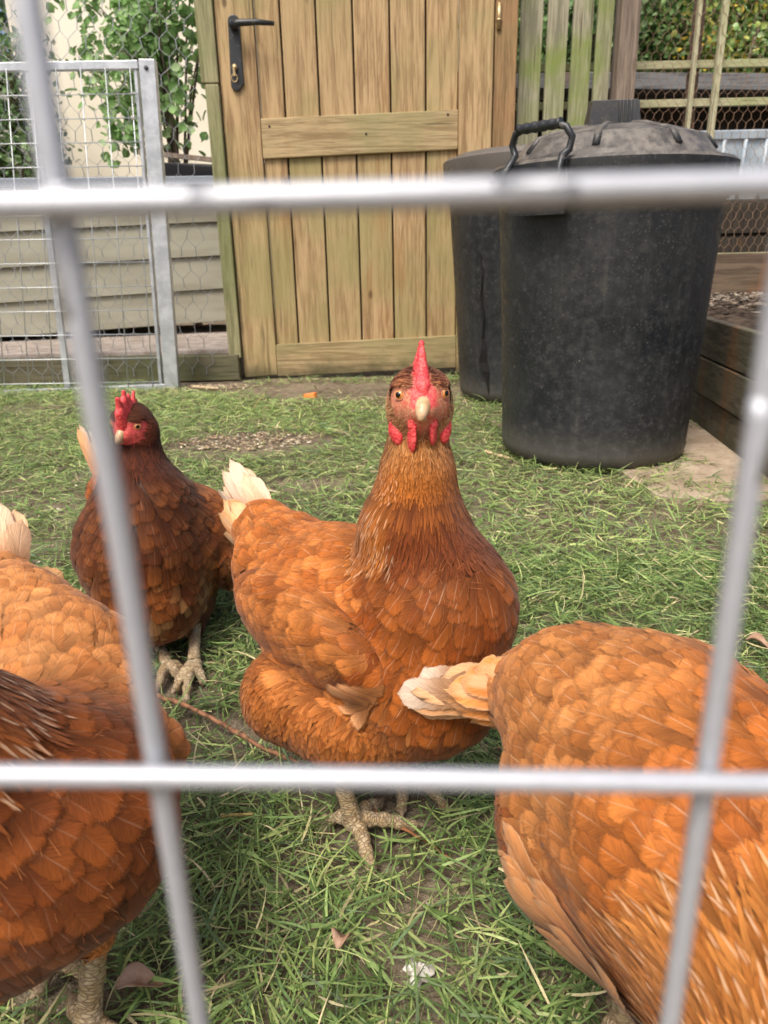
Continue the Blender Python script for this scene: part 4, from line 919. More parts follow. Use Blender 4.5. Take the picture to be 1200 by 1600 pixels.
m = MB(); m.tube([(cx, DY-.026, 1.072), (cx, DY-.060, 1.072)], .011, 16); m.tube([(cx, DY-.055, 1.072), (cx+.02, DY-.062, 1.073), (cx+.075, DY-.062, 1.074), (cx+.128, DY-.058, 1.070)], [.0105, .010, .0085, .006], 14); m.build('handle_lever', M_BL, hp).matrix_parent_inverse = Matrix.Identity(4)
M_BR = NT('dull_brass', .4, .5); M_BR.col((.45, .33, .17)); M_BR.b.inputs['Metallic'].default_value = .7; M_BR = M_BR.m
m = MB(); m.tube([(cx-.006, DY-.026, .963), (cx-.006, DY-.034, .963)], .0085, 16); m.box((cx-.009, DY-.052, .935), (cx-.003, DY-.034, .960)); m.tube([(cx-.006+.009*math.cos(a), DY-.050, .930+.011*math.sin(a)) for a in np.linspace(0, 6.28, 20)], .0018, 6); m.build('lock_key', M_BR, hp).matrix_parent_inverse = Matrix.Identity(4)
m = MB(); m.tube([(.386, DY-.022, 1.05), (.386, DY-.022, 1.12)], .0075, 12); m.tube([(.386, DY-.022, 1.072), (.386, DY-.022, 1.078)], .009, 12); m.build('hinge', M_BR, door)
fr = empty('door_frame', (-.5, DY, 0), 'green stained timber door jamb posts and head around the plank door', 'door frame')
m = MB(); zj = atY(330, 134, DY)[2]; board(m, -.540, -.4855, zj+.002, zj+.002, 2.05, 2.05, DY-.03, DY+.05); m.build('jamb', W_J, fr, bevel=.003)
m = MB(); board(m, -.528, -.4855, .075, .075, zj-.002, zj-.002, DY-.035, DY+.05); m.build('jamb', W_J, fr, bevel=.003)
m = MB(); board(m, .376, .445, 0, 0, 2.05, 2.05, DY-.020, DY+.06); m.build('hinge_post', W_P, fr, bevel=.003)
m = MB(); m.box((-.541, DY-.02, 2.051), (.446, DY+.06, 2.13)); m.build('head', W_DR, fr, bevel=.003)

# ------------------------------------------------------------------ slatted fence, post, netted pen on the right
W_S = wood('slat_timber', (.18, .17, .11), (.37, .34, .235), (.17, .23, .035), 1., knots=.4)
W_G = wood('grey_timber', (.13, .10, .075), (.26, .20, .15), (.12, .10, .06), .3, knots=.5)
W_B = wood('batten_timber', (.36, .34, .20), (.52, .49, .32), (.28, .32, .12), .5, knots=0)
W_BX = wood('rail_timber', (.34, .33, .18), (.50, .48, .30), (.26, .32, .10), .6, axis=0, knots=0)
W_DK = wood('dark_plank', (.020, .016, .012), (.055, .042, .03), (.03, .03, .015), .3)
fe = empty('slat_fence', (.6, 2.72, 0), 'green tinged picket fence of upright slats between door and brown post', 'fence')
for i, (x, w_) in enumerate([(.469, .070), (.555, .064), (.636, .062), (.712, .050)]): m = MB(); m.hexa([(x-.006, 2.71, .12), (x+w_-.006, 2.71, .12), (x+w_-.006, 2.728, .12), (x-.006, 2.728, .12), (x, 2.71, 1.55), (x+w_, 2.71, 1.55), (x+w_, 2.728, 1.55), (x, 2.728, 1.55)]); m.build('slat', W_S, fe, bevel=.002)
for z in (.30, 1.42): m = MB(); m.box((.447, 2.7285, z), (.775, 2.765, z+.06)); m.build('rail', W_BX, fe, bevel=.002)
m = MB(); m.box((.776, 2.68, 0), (.836, 2.76, 1.7)); tag(m.build('fence_post', W_G, bevel=.004), 'square brown timber post between the slats and the netted frame', 'post')
pen = empty('pen_frame', (1.2, 2.8, 0), 'pale green batten frame of the chicken run behind the bins', 'frame')
for x, w_, mm, dx in ((.843, .018, W_B, 0.), (1.128, .020, W_B, -.012), (1.56, .03, W_B, 0)): m = MB(); m.hexa([(x, 2.79, .3), (x+w_, 2.79, .3), (x+w_, 2.81, .3), (x, 2.81, .3), (x-dx, 2.79, 1.6), (x+w_-dx, 2.79, 1.6), (x+w_-dx, 2.81, 1.6), (x-dx, 2.81, 1.6)]); m.build('batten', mm, pen, bevel=.0015)
m = MB(); m.beam((1.062, 2.80, 0), (1.062, 2.80, 1.7), .012, .022, (0, 1, 0)); m.build('batten', W_B, pen, bevel=.0015)
for z in (.975, .86, .36): m = MB(); m.hexa([(.38, 2.835, z), (2.2, 2.835, z), (2.2, 2.855, z), (.38, 2.855, z), (.38, 2.835, z+.024), (2.2, 2.835, z+.024), (2.2, 2.855, z+.024), (.38, 2.855, z+.024)]); m.build('rail', W_BX, pen, bevel=.0015)
m = MB(); m.tube([(1.088, 2.86, 0), (1.086, 2.86, .8), (1.082, 2.86, 1.8)], [.021, .020, .018], 12); tag(m.build('pole', wood('bark_pole', (.05, .03, .02), (.14, .085, .055), (.09, .07, .04), .3)), 'dark brown round pole standing behind the netted frame', 'pole')

def hexnet(x0, x1, z0, z1, y, cw, r, warp=.004, fn=None):
    """hexagonal wire netting; the upright sides are the twisted pairs"""
    m = MB(); ch = cw*.95; seen = {}; wr = lambda x, z: (x+warp*math.sin(9*z+4*x), y+warp*2*math.sin(7*x+5*z)+rnd.uniform(-1, 1)*.001, z+warp*math.cos(8*x))
    def P(x, z):
        k = (round(x, 4), round(z, 4))
        if k not in seen: a = wr(x, z); seen[k] = A(*a)+A(rnd.uniform(-1, 1), 0, rnd.uniform(-1, 1))*cw*.07
        return seen[k]
    nx = int((x1-x0)/cw); nz = int((z1-z0)/(ch)); V = []; F = []
    def seg(a, b, rr):
        d = unit(b-a); s = unit(np.cross(d, (0, 1, 0))); k = len(V)
        for p in (a, b):
            for ang in (0, 2.09, 4.19): V.append(p+s*math.cos(ang)*rr+A(0, 1, 0)*math.sin(ang)*rr)
        for i in range(3): F.append((k+i, k+(i+1) % 3, k+3+(i+1) % 3, k+3+i))
    for j in range(nz):
        for i in range(nx):
            ox = x0+(i+(j % 2)*.5)*cw; z = z0+j*ch
            b = P(ox, z); t = P(ox, z+ch*.5); l = P(ox-cw*.5, z+ch); rg = P(ox+cw*.5, z+ch)
            if fn and not fn(ox, z): continue
            seg(b, t, r*1.7); seg(t, l, r); seg(t, rg, r)
    return npmesh('wire_netting', A(*V), np.array(F), False)
M_RW = plain('rusty_wire', (.30, .19, .12), .6, .5, .3); M_GW = plain('galvanised_wire', (.42, .43, .44), .45, .5, .6)
tag(link('wire_netting', hexnet(.85, 2.3, .36, 1.5, 2.783, .030, .00065), M_RW), 'rusty brown hexagonal wire netting stretched over the pen frame', 'wire netting')
tag(link('wire_netting', hexnet(-1.9, -.53, .02, 1.75, 2.585, .052, .0009, .006), M_GW), 'silver hexagonal wire netting between the wire gate and the door', 'wire netting')
# dark covered run behind
run = empty('covered_run', (1.2, 3.6, 0), 'dark boarded run with a grey sloping roof sheet behind the netting', 'shed')
m = MB(); 
for i in range(22): m.box((.25+i*.1, 3.6, 0), (.345+i*.1, 3.62, 1.02)) if i < 15 else None
m.build('wall', W_DK, run)
m = MB(); m.hexa([(.2, 3.35, 1.03), (2.9, 3.35, .96), (2.9, 4.0, .99), (.2, 4.0, 1.06), (.2, 3.35, 1.09), (2.9, 3.35, 1.02), (2.9, 4.0, 1.05), (.2, 4.0, 1.12)]); m.build('roof', wood('grey_roof_board', (.10, .10, .10), (.20, .20, .20), (.12, .13, .09), .2, axis=0, knots=0), run, bevel=.003)
for x in (.24, 1.72, 2.85): m = MB(); m.box((x, 3.37, 0), (x+.04, 3.41, 1.0)); m.build('post', W_DK, run)
m = MB(); m.box((.28, 3.40, 0), (1.0, 3.42, .80)); m.build('panel', W_DK, run)
bf = empty('board_fence', (2.5, 4.6, 0), 'grey green upright board fence far behind the pole', 'fence'); m = MB()
for i in range(30): m.box((.9+i*.13, 4.6+.01*(i % 2), 0), (1.022+i*.13, 4.618+.01*(i % 2), 1.02+rnd.uniform(-.01, .01)))
m.build('boards', wood('old_fence_board', (.15, .13, .08), (.30, .27, .18), (.17, .2, .08), .5), bf)
m = MB(); m.box((.85, 4.64, .3), (4.8, 4.68, .38)); m.build('rail', W_BX, bf)
# blue grey tub on a crate inside the run
tb_ = empty('tub', (1.30, 3.02, .56), 'pale blue grey ribbed plastic tub behind the wire netting', 'tub')
def rrect(hx, hy, z, rr, n=8): 
    P = []
    for k, (sx, sy) in enumerate(((1, 1), (-1, 1), (-1, -1), (1, -1))):
        for i in range(n+1): a = k*math.pi/2+i/n*math.pi/2; P.append((1.30+sx*(hx-rr)+rr*math.cos(a), 3.02+sy*(hy-rr)+rr*math.sin(a), z))
    return P
m = MB(); prof = [(.17, .12, .562), (.18, .13, .568), (.197, .145, .76), (.207, .155, .762), (.21, .158, .785), (.203, .151, .79), (.192, .140, .785), (.175, .125, .59)]; V = []; 
for a_, b_, z_ in prof: V += rrect(a_, b_, z_, .05)
k = 36; m.add(V, [(i*k+j, i*k+(j+1) % k, (i+1)*k+(j+1) % k, (i+1)*k+j) for i in range(len(prof)-1) for j in range(k)]+[tuple(range(k-1, -1, -1)), tuple((len(prof)-1)*k+j for j in range(k))], True)
M_TUB = NT('blue_grey_plastic', .45, .5); M_TUB.col(M_TUB.mix(M_TUB.ramp(M_TUB.noise(M_TUB.obj(), 14, 4), .4, .65), (.36, .43, .48), (.50, .56, .60))); M_TUB = M_TUB.m
m.build('shell', M_TUB, tb_, auto=40)
for i in range(5): x = 1.15+i*.075; m = MB(); m.tube([(x, 3.02-.134, .57), (x, 3.02-.150, .76)], .007, 8); m.build('rib', M_TUB, tb_)
m = MB(); m.tube([(1.09+.02*math.cos(a), 2.93, .775-.10*abs(math.sin(a))) for a in np.linspace(0, 3.14, 14)], .006, 8); m.build('handle', M_TUB, tb_)
cr = empty('crate', (1.3, 3.02, 0), 'dark slatted crate under the blue grey tub', 'crate')
for i in range(5): m = MB(); m.box((1.08, 2.885, .02+i*.108), (1.52, 2.90, .115+i*.108)); m.build('slat', W_DK, cr)
m = MB(); m.box((1.08, 2.9005, .0), (1.52, 3.15, .56)); m.build('box', W_DK, cr)

# ------------------------------------------------------------------ raised bed
W_BED = wood('bed_timber', (.075, .065, .048), (.17, .145, .105), (.09, .095, .05), .5, axis=1, knots=.5, stain=.05)
W_BEDX = wood('bed_end_timber', (.09, .06, .04), (.17, .12, .08), (.10, .11, .045), .2, axis=0, knots=.3)
bed = empty('raised_bed', (1.2, 1.8, 0), 'dark timber raised bed with three boards filled with soil beside the bin', 'raised bed')
xa = lambda Y: .713+(Y-1.43)*.12
def sideboard(z0, z1, off): m = MB(); m.hexa([(xa(.95)+off, .95, z0), (xa(.95)+.022+off, .95, z0), (xa(2.5)+.022+off, 2.5, z0), (xa(2.5)+off, 2.5, z0), (xa(.95)+off, .95, z1), (xa(.95)+.022+off, .95, z1), (xa(2.5)+.022+off, 2.5, z1), (xa(2.5)+off, 2.5, z1)]); m.build('board', W_BED, bed, bevel=.003)
sideboard(.0, .078, .006); sideboard(.081, .164, 0); sideboard(.167, .252, .001)
m = MB(); m.box((xa(2.5)-.02, 2.505, 0), (2.4, 2.53, .385)); m.build('end_board', W_BEDX, bed, bevel=.003)
for z in (0, .085, .17): m = MB(); m.box((xa(.95)+.024, .945, z), (2.2, .967, z+.081)); m.build('end_board', W_BEDX, bed, bevel=.003)
bx = np.arange(0, 1.0001, .02); X, Y = np.meshgrid(bx, bx, indexing='ij'); yy = .97+Y.ravel()*1.53; xx = xa(yy)+.023+X.ravel()*1.4; P = np.stack([xx, yy, .21+.05*sstep(yy, 1.5, 2.4)+.018*vnoise(np.stack([xx, yy], 1), 9, 4)], 1); k = len(bx); ii = (np.arange(k-1)[:, None]*k+np.arange(k-1)[None]).ravel()
n = NT('bed_compost', .95, .2); o = n.obj(); c = n.mix(n.ramp(n.noise(o, 40, 5, .7), .35, .65), (.03, .02, .014), (.12, .085, .06)); n.col(c); n.bump(n.noise(o, 70, 5, .7), 1., .012)
tag(link('compost', npmesh('compost', P, np.stack([ii, ii+k, ii+k+1, ii+1], 1)), n.m), kind='structure')
chips('wood_chips', 1500, [((1.25, 2.30), .5, .18), ((1.2, 2.3), .4, .16), ((1.1, 1.9), .3, .5)], .003, .008, [(.20, .15, .11), (.30, .24, .18), (.11, .08, .06), (.38, .33, .27), (.06, .045, .03), (.04, .03, .02)], 'pale bark chips covering the soil in the raised bed', 'wood chips', zf=.262)

# ------------------------------------------------------------------ bins
def binmat(name, dusty, brown=0):
    n = NT(name, .42, .5); o = n.obj(); a = n.noise(o, 7, 5, .65); b = n.noise(o, 55, 4, .7); sp = n.n('TexVoronoi', i_Scale=150.); n.l(o, sp.inputs[0]); sp2 = n.n('TexVoronoi', i_Scale=42.); n.l(o, sp2.inputs[0])
    c = n.mix(n.ramp(a, .35, .7), (.007, .008, .010), (.020, .021, .021)); c = n.mix(n.ramp(b, .5, .72, 0, .38), c, (.065, .06, .05))
    msk = n.ramp(n.noise(o, 11, 4, .7), .38, .62, .15, 1.); c = n.mix(n.math('MULTIPLY', n.ramp(sp.outputs[0], .30, .08, 0, .42), msk), c, (.13, .12, .10)); c = n.mix(n.math('MULTIPLY', n.ramp(sp2.outputs[0], .10, .05, 0, .6), n.ramp(n.noise(o, 23, 3, .6), .5, .62)), c, (.22, .20, .165))
    sx = n.n('SeparateXYZ'); n.l(n.n('NewGeometry').outputs['Normal'], sx.inputs[0]); up = n.ramp(sx.outputs[2], .15, .8)
    z = n.n('SeparateXYZ'); n.l(o, z.inputs[0]); low = n.ramp(n.math('ADD', z.outputs[2], n.math('MULTIPLY', a, .12)), .16, .05, 0, .7)
    st = n.ramp(n.noise(n.scale(o, (60, 60, 1.2)), 1., 3, .6), .55, .7, 0, .12)
    c = n.mix(low, c, (.10, .09, .072)); c = n.mix(st, c, (.09, .085, .07)); c = n.mix(n.math('MULTIPLY', up, n.ramp(b, .25, .6, .35, dusty)), c, n.mix(n.ramp(n.noise(o, 30, 5, .7), .40, .62), (.10, .088, .075), (.21, .185, .155)))
    if brown: c = n.mix(n.ramp(a, .2, .5, .55, .85), c, (.115, .098, .083))
    n.col(c)
    n.rough(n.ramp(b, .3, .7, .34, .7)); n.bump(n.noise(o, 160, 4, .6), .25, .0015); return n.m
M_BIN = binmat('black_bin_plastic', .85)
def make_bin(name, label, cx, cy, rb, rt, H, dome=1., knob=True, lidmat=None):
    b = empty(name, (cx, cy, 0), label, 'bin', 'black dustbins by the door'); c0 = (cx, cy, 0)
    m = MB(); m.lathe([(.0, .004), (rb-.012, .004), (rb, .014), (rb+.004, .03), (rb+.003, .034), (rb+(rt-rb)*.5, H*.44), (rt, H*.86), (rt+.004, H*.862), (rt+.004, H*.90), (rt-.004, H*.90), (rt-.006, H*.86)], c0, 96, .0035); m.build('body', M_BIN, b, auto=40)
    fz = H*.885; R = rt+.016
    m = MB(); prof = [(rt+.006, fz-.005), (R-.002, fz-.006), (R, fz), (R, fz+.046), (R-.006, fz+.052), (R-.030, fz+.054), (R-.034, fz+.060), (R-.040, fz+.064), (R*.72, fz+.064+.028*dome), (R*.40, fz+.064+.048*dome), (R*.22, fz+.064+.053*dome), (0.001, fz+.064+.055*dome)]
    m.lathe(prof, c0, 96); lid = m.build('lid', lidmat or M_BIN, b, auto=35)
    zt = lambda r: np.interp(-r, [-q[0] for q in prof[7:]], [q[1] for q in prof[7:]])
    for k in range(8 if dome > .5 else 0):
        a = k*math.pi/4+.35; m = MB(); ca, sa = math.cos(a), math.sin(a); P = [(cx+r*ca, cy+r*sa, zt(r)+.0015) for r in np.linspace(R-.045, R*.24, 8)]; m.tube([(x_, y_, z_-.0045) for x_, y_, z_ in P], [.0075]*8, 8); m.build('rib', M_BIN, lid).matrix_parent_inverse = Matrix.Identity(4)
    if knob:
        m = MB(); z0 = fz+.108; w0, w1, d0, d1 = .050, .041, .030, .022; a = math.radians(-4); ca, sa = math.cos(a), math.sin(a); V = []
        for (w_, d_, z) in ((w0, d0, z0), (w1, d1, z0+.052)):
            for sx, sy in ((-1, -1), (1, -1), (1, 1), (-1, 1)): x, y = sx*w_, sy*d_; V.append((cx-.005+x*ca-y*sa, cy+x*sa+y*ca, z))
        m.hexa(V)
        for i in range(6): x = .001+i*.0075; m.tube([(cx+x, cy-d0-.001, z0+.002), (cx+x*.9, cy-d1-.001, z0+.051)], .0022, 6)
        m.build('lid_knob', M_BIN, lid, bevel=.006).matrix_parent_inverse = Matrix.Identity(4)
    return b, fz, R
BC = (.448, 1.545)
b1, fz, R = make_bin('dustbin', 'large black dustbin in front with domed lid and wire handle', BC[0], BC[1], .186, .209, .572)
def hnd(parent, ang, s=1.):
    ca, sa = math.cos(ang), math.sin(ang); T = lambda r, t, z: (BC[0]+ca*r-sa*t, BC[1]+sa*r+ca*t, z); z0 = fz
    m = MB(); a0, a1 = -.25, .25
    V = []
    for r in (R+.001, R+.013):
        for z in (z0-.040, z0+.043):
            for i in range(9): a = ang+a0+(a1-a0)*i/8; V.append((BC[0]+r*math.cos(a), BC[1]+r*math.sin(a), z))
    m.add(V, [(18+i, 19+i, 28+i, 27+i) for i in range(8)]+[(9+i, 10+i, 28+i, 27+i) for i in range(8)]+[(i, i+1, 19+i, 18+i) for i in range(8)]+[(0, 9, 27, 18), (8, 17, 35, 26)]); m.build('handle_bracket', M_BIN, parent, auto=40)
    w = .058; P = [T(R+.024, -w, z0-.01), T(R+.024, -w, z0+.03), T(R+.010, -w+.006, z0+.050), T(R-.004, -w+.002, z0+.060), T(R-.002, -w-.004, z0+.078), T(R+.002, -w+.006, z0+.094), T(R+.004, -w+.022, z0+.099)]
    Q = [(T(R+.024, w, z0-.01)), T(R+.024, w, z0+.03), T(R+.010, w-.006, z0+.050), T(R-.004, w-.002, z0+.060), T(R-.002, w+.004, z0+.078), T(R+.002, w-.006, z0+.094), T(R+.004, w-.022, z0+.099)]
    m = MB(); m.tube(P+Q[::-1], .0062, 10); h = m.build('handle', M_BL, parent)
    m = MB(); m.tube([T(R+.004, -w+.014+i*.0043, z0+.100) for i in range(21)], [.0086+.0009*math.cos(i*1.57) for i in range(21)], 10); m.build('grip', M_BL, h).matrix_parent_inverse = Matrix.Identity(4)
hnd(b1, math.radians(-138)); hnd(b1, math.radians(42))
B2 = (.445, 2.22)
b2, f2, R2 = make_bin('dustbin', 'grey black dustbin behind with a long crack and hole', B2[0], B2[1],   .205, .245, .668, dome=.1, knob=False, lidmat=binmat('dusty_lid_plastic', .85, 1))
# split of the rear bin: black strip on the wall, its dark inside painted
def rad2(z): return np.interp(z, [.034, .668*.44, .668*.86], [.208, .225, .245])
m = MB(); L_ = []; Rr = []
for px, py, w_ in [(752, 395, .0006), (756, 430, .0016), (754, 465, .002), (758, 500, .0022), (757, 530, .003), (760, 548, .010), (760, 568, .017), (764, 582, .012), (764, 592, .003), (766, 615, .001)]:
    z = atY(px, py, 2.05)[2]; x = atY(px, py, 2.03)[0]; r = rad2(z)+.0035; dx = x-B2[0]; y = B2[1]-math.sqrt(max(r*r-dx*dx, 0)); L_.append((x-w_, y-.0015, z)); Rr.append((x+w_, y-.0015+.001, z))
m.add(L_+Rr, [(i, i+10, i+11, i+1) for i in range(9)]); o_ = m.build('split', plain('hollow_dark', (.006, .005, .004), .9), b2); s_ = o_.modifiers.new('depth', 'SOLIDIFY'); s_.thickness = .004; s_.offset = 0

# ------------------------------------------------------------------ wire gate, sill, clad store, house
M_AL = NT('galvanised_frame', .38, .5); M_AL.b.inputs['Metallic'].default_value = .55; M_AL.col(M_AL.mix(M_AL.ramp(M_AL.noise(M_AL.obj(), 18, 5, .7), .35, .7), (.42, .44, .46), (.64, .66, .68))); M_AL = M_AL.m
M_MW = plain('mesh_wire', (.55, .57, .58), .4, .5, .5)
g_ = empty('wire_gate', (-1.0, 2.46, 0), 'galvanised wire mesh gate panel with square grid at the left', 'gate')
gp = lambda px, py: atY(px, py, 2.46)
def bar(a, b, wx, wy, name='frame_bar', mt=None, up=(0, 1, 0)): m = MB(); m.beam(a, b, wx, wy, up); return m.build(name, mt or M_AL, g_, bevel=.0015)
bar(gp(231, 94), gp(270, 606), .046, .030, 'post'); m = MB(); a_, b_ = gp(224, 108), gp(262, 600); bar(a_+A(-.022, .004, 0), b_+A(-.022, .004, 0), .010, .022, 'channel')
bar(gp(-140, 108)+A(0, 0, 0), gp(217, 102), .022, .024); bar(gp(-140, 620), gp(260, 604), .020, .024); bar(gp(46, 112)+A(0, .004, 0), gp(106, 604)+A(0, .004, 0), .020, .018, 'mid_upright')
m = MB()
for i in range(16):
    t = i/15; xt = 205-i*38.5; m.tube([gp(xt, 108)+A(0, -.012, 0), gp(xt+36, 606)+A(0, -.012, 0)], .0016, 6)
for j in range(13): y = 150+j*37.3; dx = (y-100)*.075; m.tube([gp(-150, y+4)+A(0, -.0145, 0), gp(214+dx, y-2)+A(0, -.0145, 0)], .0016, 6)
m.build('mesh', M_MW, g_)
m = MB(); m.tube([gp(231, 108)+A(0, -.0165, 0), gp(231, 108)+A(0, -.019, 0)], .006, 12); m.build('bolt', plain('bolt_dark', (.05, .05, .05), .5), g_)
W_SL = wood('sill_timber', (.075, .065, .038), (.16, .14, .085), (.07, .085, .03), .6, axis=0, knots=.3)
m = MB(); m.box((-2.6, 2.60, 0), (-.4935, 2.66, .088)); tag(m.build('timber_sill', W_SL, bevel=.004), 'dark damp timber sill along the ground left of the door', 'beam')
n = NT('concrete', .9, .2); n.col(n.mix(n.ramp(n.noise(n.obj(), 16, 5, .7), .35, .65), (.26, .21, .17), (.42, .36, .31))); n.bump(n.noise(n.obj(), 80, 4), .5, .003)
m = MB(); m.box((-2.6, 2.68, 0), (-.50, 3.7, .10)); tag(m.build('paving', n.m, bevel=.004), kind='structure')
st = empty('clad_store', (-1.5, 3.3, .1), 'low olive beige clad store with a blue grey top rim behind the gate', 'storage box')
n = NT('olive_cladding', .6, .4); n.col(n.mix(n.ramp(n.noise(n.scale(n.obj(), (2, 2, 14)), 1.5, 4), .35, .65), (.27, .255, .19), (.34, .325, .25))); M_OL = n.m
pa, pb = A(-2.7, 2.86, 0), A(-.50, 3.34, 0); dd = unit(pb-pa); nn = A(dd[1], -dd[0], 0)
for i in range(4):
    z0 = .155+i*.133; m = MB(); m.hexa([pa+nn*.016+A(0, 0, z0-.075), pb+nn*.016+A(0, 0, z0), pb-nn*.01+A(0, 0, z0), pa-nn*.01+A(0, 0, z0-.075), pa+nn*.003+A(0, 0, z0+.0575), pb+nn*.003+A(0, 0, z0+.1315), pb-nn*.01+A(0, 0, z0+.1315), pa-nn*.01+A(0, 0, z0+.0575)]); m.build('cladding', M_OL, st, bevel=.002)
m = MB(); q = [pa-nn*.011+A(0, 0, .101), pb-nn*.011+A(0, 0, .15), pb-nn*.6+A(0, 0, .15), pa-nn*.6+A(0, 0, .101)]; m.hexa(q+[A(x[0], x[1], .66) for x in q]); m.build('box', M_OL, st)
m = MB(); q = [pa+nn*.03+A(0, 0, .665), pb+nn*.03+A(0, 0, .687), pb-nn*.62+A(0, 0, .687), pa-nn*.62+A(0, 0, .665)]; m.hexa(q+[x+A(0, 0, .035) for x in q]); m.build('top_rim', plain('blue_grey_rim', (.26, .29, .33), .5), st, bevel=.004)
dr_ = empty('roof_sheet', (-.7, 3.7, .7), 'dark warped roofing sheet lying on the store by the door', 'roofing sheet')
m = MB(); m.hexa([(-.92, 3.5, .735), (-.42, 3.5, .725), (-.42, 4.1, .79), (-.92, 4.1, .80), (-.95, 3.5, .80), (-.42, 3.5, .755), (-.42, 4.1, .83), (-.92, 4.1, .85)]); m.build('sheet', plain('tarred_felt', (.022, .020, .020), .8), dr_, bevel=.004)
m = MB(); m.beam((-1.0, 3.46, .835), (-.45, 3.46, .770), .03, .018); m.build('edge_batten', W_G, dr_)
hs = empty('house', (-1.2, 6.2, 0), 'cream rendered house wall rising behind the tree at the left', 'house')
n = NT('cream_render', .9, .2); n.col(n.mix(n.ramp(n.noise(n.obj(), 1.4, 5, .6), .3, .7), (.76, .69, .54), (.82, .76, .62))); n.bump(n.noise(n.obj(), 90, 4), .4, .004)
m = MB(); m.box((-2.62, 6.2, .78), (2.2, 6.5, 4.6)); m.build('wall', n.m, hs)
m = MB(); m.box((-2.66, 6.16, 0), (2.24, 6.54, .779)); m.build('plinth', plain('plinth_cream', (.60, .53, .40), .9), hs)
m = MB(); m.hexa([(-2.9, 5.9, 4.58), (2.5, 5.9, 4.58), (2.5, 9, 6.2), (-2.9, 9, 6.2), (-2.9, 5.9, 4.68), (2.5, 5.9, 4.68), (2.5, 9, 6.3), (-2.9, 9, 6.3)]); m.build('roof', plain('roof_tile', (.16, .09, .06), .8), hs)

# ------------------------------------------------------------------ trees and shrubs
def leafmat(name):
    n = NT(name, .5, .4); t = n.n('Attribute', attribute_name='tint').outputs[0]; n.col(t); tr = n.n('BsdfTranslucent'); n.l(t, tr.inputs[0]); mx = n.n('MixShader'); mx.inputs[0].default_value = .45; n.l(n.b.outputs[0], mx.inputs[1]); n.l(tr.outputs[0], mx.inputs[2]); n.l(mx.outputs[0], n.out.inputs[0]); return n.m
M_LF = leafmat('leaf_green')
n = NT('bark', .85, .2); n.col(n.mix(n.ramp(n.noise(n.scale(n.obj(), (30, 30, 6)), 1., 4), .35, .65), (.10, .075, .05), (.24, .19, .14))); n.bump(n.noise(n.scale(n.obj(), (60, 60, 12)), 1., 4), .6, .004); M_BK = n.m
def leaves(P, s0, s1, pal, R, asp=.45, droop=.5):
    n = len(P); d = nrm(R.normal(0, 1, (n, 3))+A(0, 0, -droop)); nn = nrm(R.normal(0, .7, (n, 3))+A(0, -.35, .8)); b = nrm(np.cross(nn, d)); nn = np.cross(d, b); L = R.uniform(s0, s1, n)[:, None]
    rows = [(0, 0), (.3, .8), (.65, .9), (1, 0)]; V = []
    for t, w_ in rows:
        for u in (-1, 0, 1): V.append(P+d*L*t+b*L*asp*w_*u+nn*L*(.14*abs(u)-.12*t*t))
    V = np.stack(V, 1).reshape(-1, 3); q = np.array([(i*3+j, i*3+j+1, i*3+j+4, i*3+j+3) for i in range(3) for j in range(2)]); F = (q[None]+(np.arange(n)*12)[:, None, None]).reshape(-1, 4)
    T = A(*pal)[R.integers(0, len(pal), n)]*R.uniform(.75, 1.25, (n, 1)); return V, F, np.repeat(np.clip(T, 0, 1), 12, 0)
def tree(name, label, cat, base, top, blobs, nleaf, s0, s1, pal, seed, group=None, trunk=.03, branches=14, asp=.45):
    R = np.random.default_rng(seed); base = A(*base); top = A(*top); t = empty(name, tuple(base), label, cat, group); m = MB(); P = [base+(top-base)*f+A(R.normal(0, .02), R.normal(0, .02), 0)*np.linalg.norm(top-base)*.4*(f > 0) for f in np.linspace(0, 1, 7)]
    m.tube(P, list(np.linspace(trunk, trunk*.3, 7)), 10)
    wts = A(*[b[1]**2 for b in blobs]); wts = wts/wts.sum(); pts = []
    tips = []
    for i in range(branches):
        c, r = blobs[R.choice(len(blobs), p=wts)]; d = nrm(R.normal(0, 1, 3)); e = A(*c)+d*r*R.uniform(.3, .95); f = R.uniform(.3, 1); s_ = base+(top-base)*f; mid = (s_+e)/2+A(0, 0, .15*np.linalg.norm(e-s_)); m.tube([s_, mid, e], [trunk*.35, trunk*.2, trunk*.07], 6)
        tips.append((s_, mid, e))
        for q in range(3):
            e2 = e+nrm(R.normal(0, 1, 3))*r*.35; m.tube([mid+(e-mid)*R.uniform(.2, .8), e2], [trunk*.09, trunk*.03], 5); tips.append((mid, (mid+e2)/2, e2))
    k = nleaf; tp = R.integers(0, len(tips), k); f = R.uniform(.25, 1.05, (k, 1)); s_ = A(*[x[0] for x in tips])[tp]; mi = A(*[x[1] for x in tips])[tp]; e = A(*[x[2] for x in tips])[tp]
    rr = A(*[b[1] for b in blobs]).mean()
    pts = s_*(1-f)**2+2*mi*f*(1-f)+e*f*f+R.normal(0, rr*.16, (k, 3))
    V, F, T = leaves(pts, s0, s1, pal, R, asp)
    m.build('trunk', M_BK, t); link('crown', npmesh('crown', V, F, False, {'tint': T}), M_LF, t); return t
PG = [(.22, .38, .12), (.30, .48, .17), (.36, .54, .22), (.18, .32, .10), (.44, .60, .30)]
PD = [(.08, .16, .05), (.14, .25, .085), (.20, .34, .13), (.34, .47, .24)]
PY = [(.24, .38, .09), (.42, .52, .13), (.58, .58, .16), (.16, .3, .08), (.75, .55, .08)]
a4 = lambda x, y, Y=4.3: tuple(atY(x, y, Y))
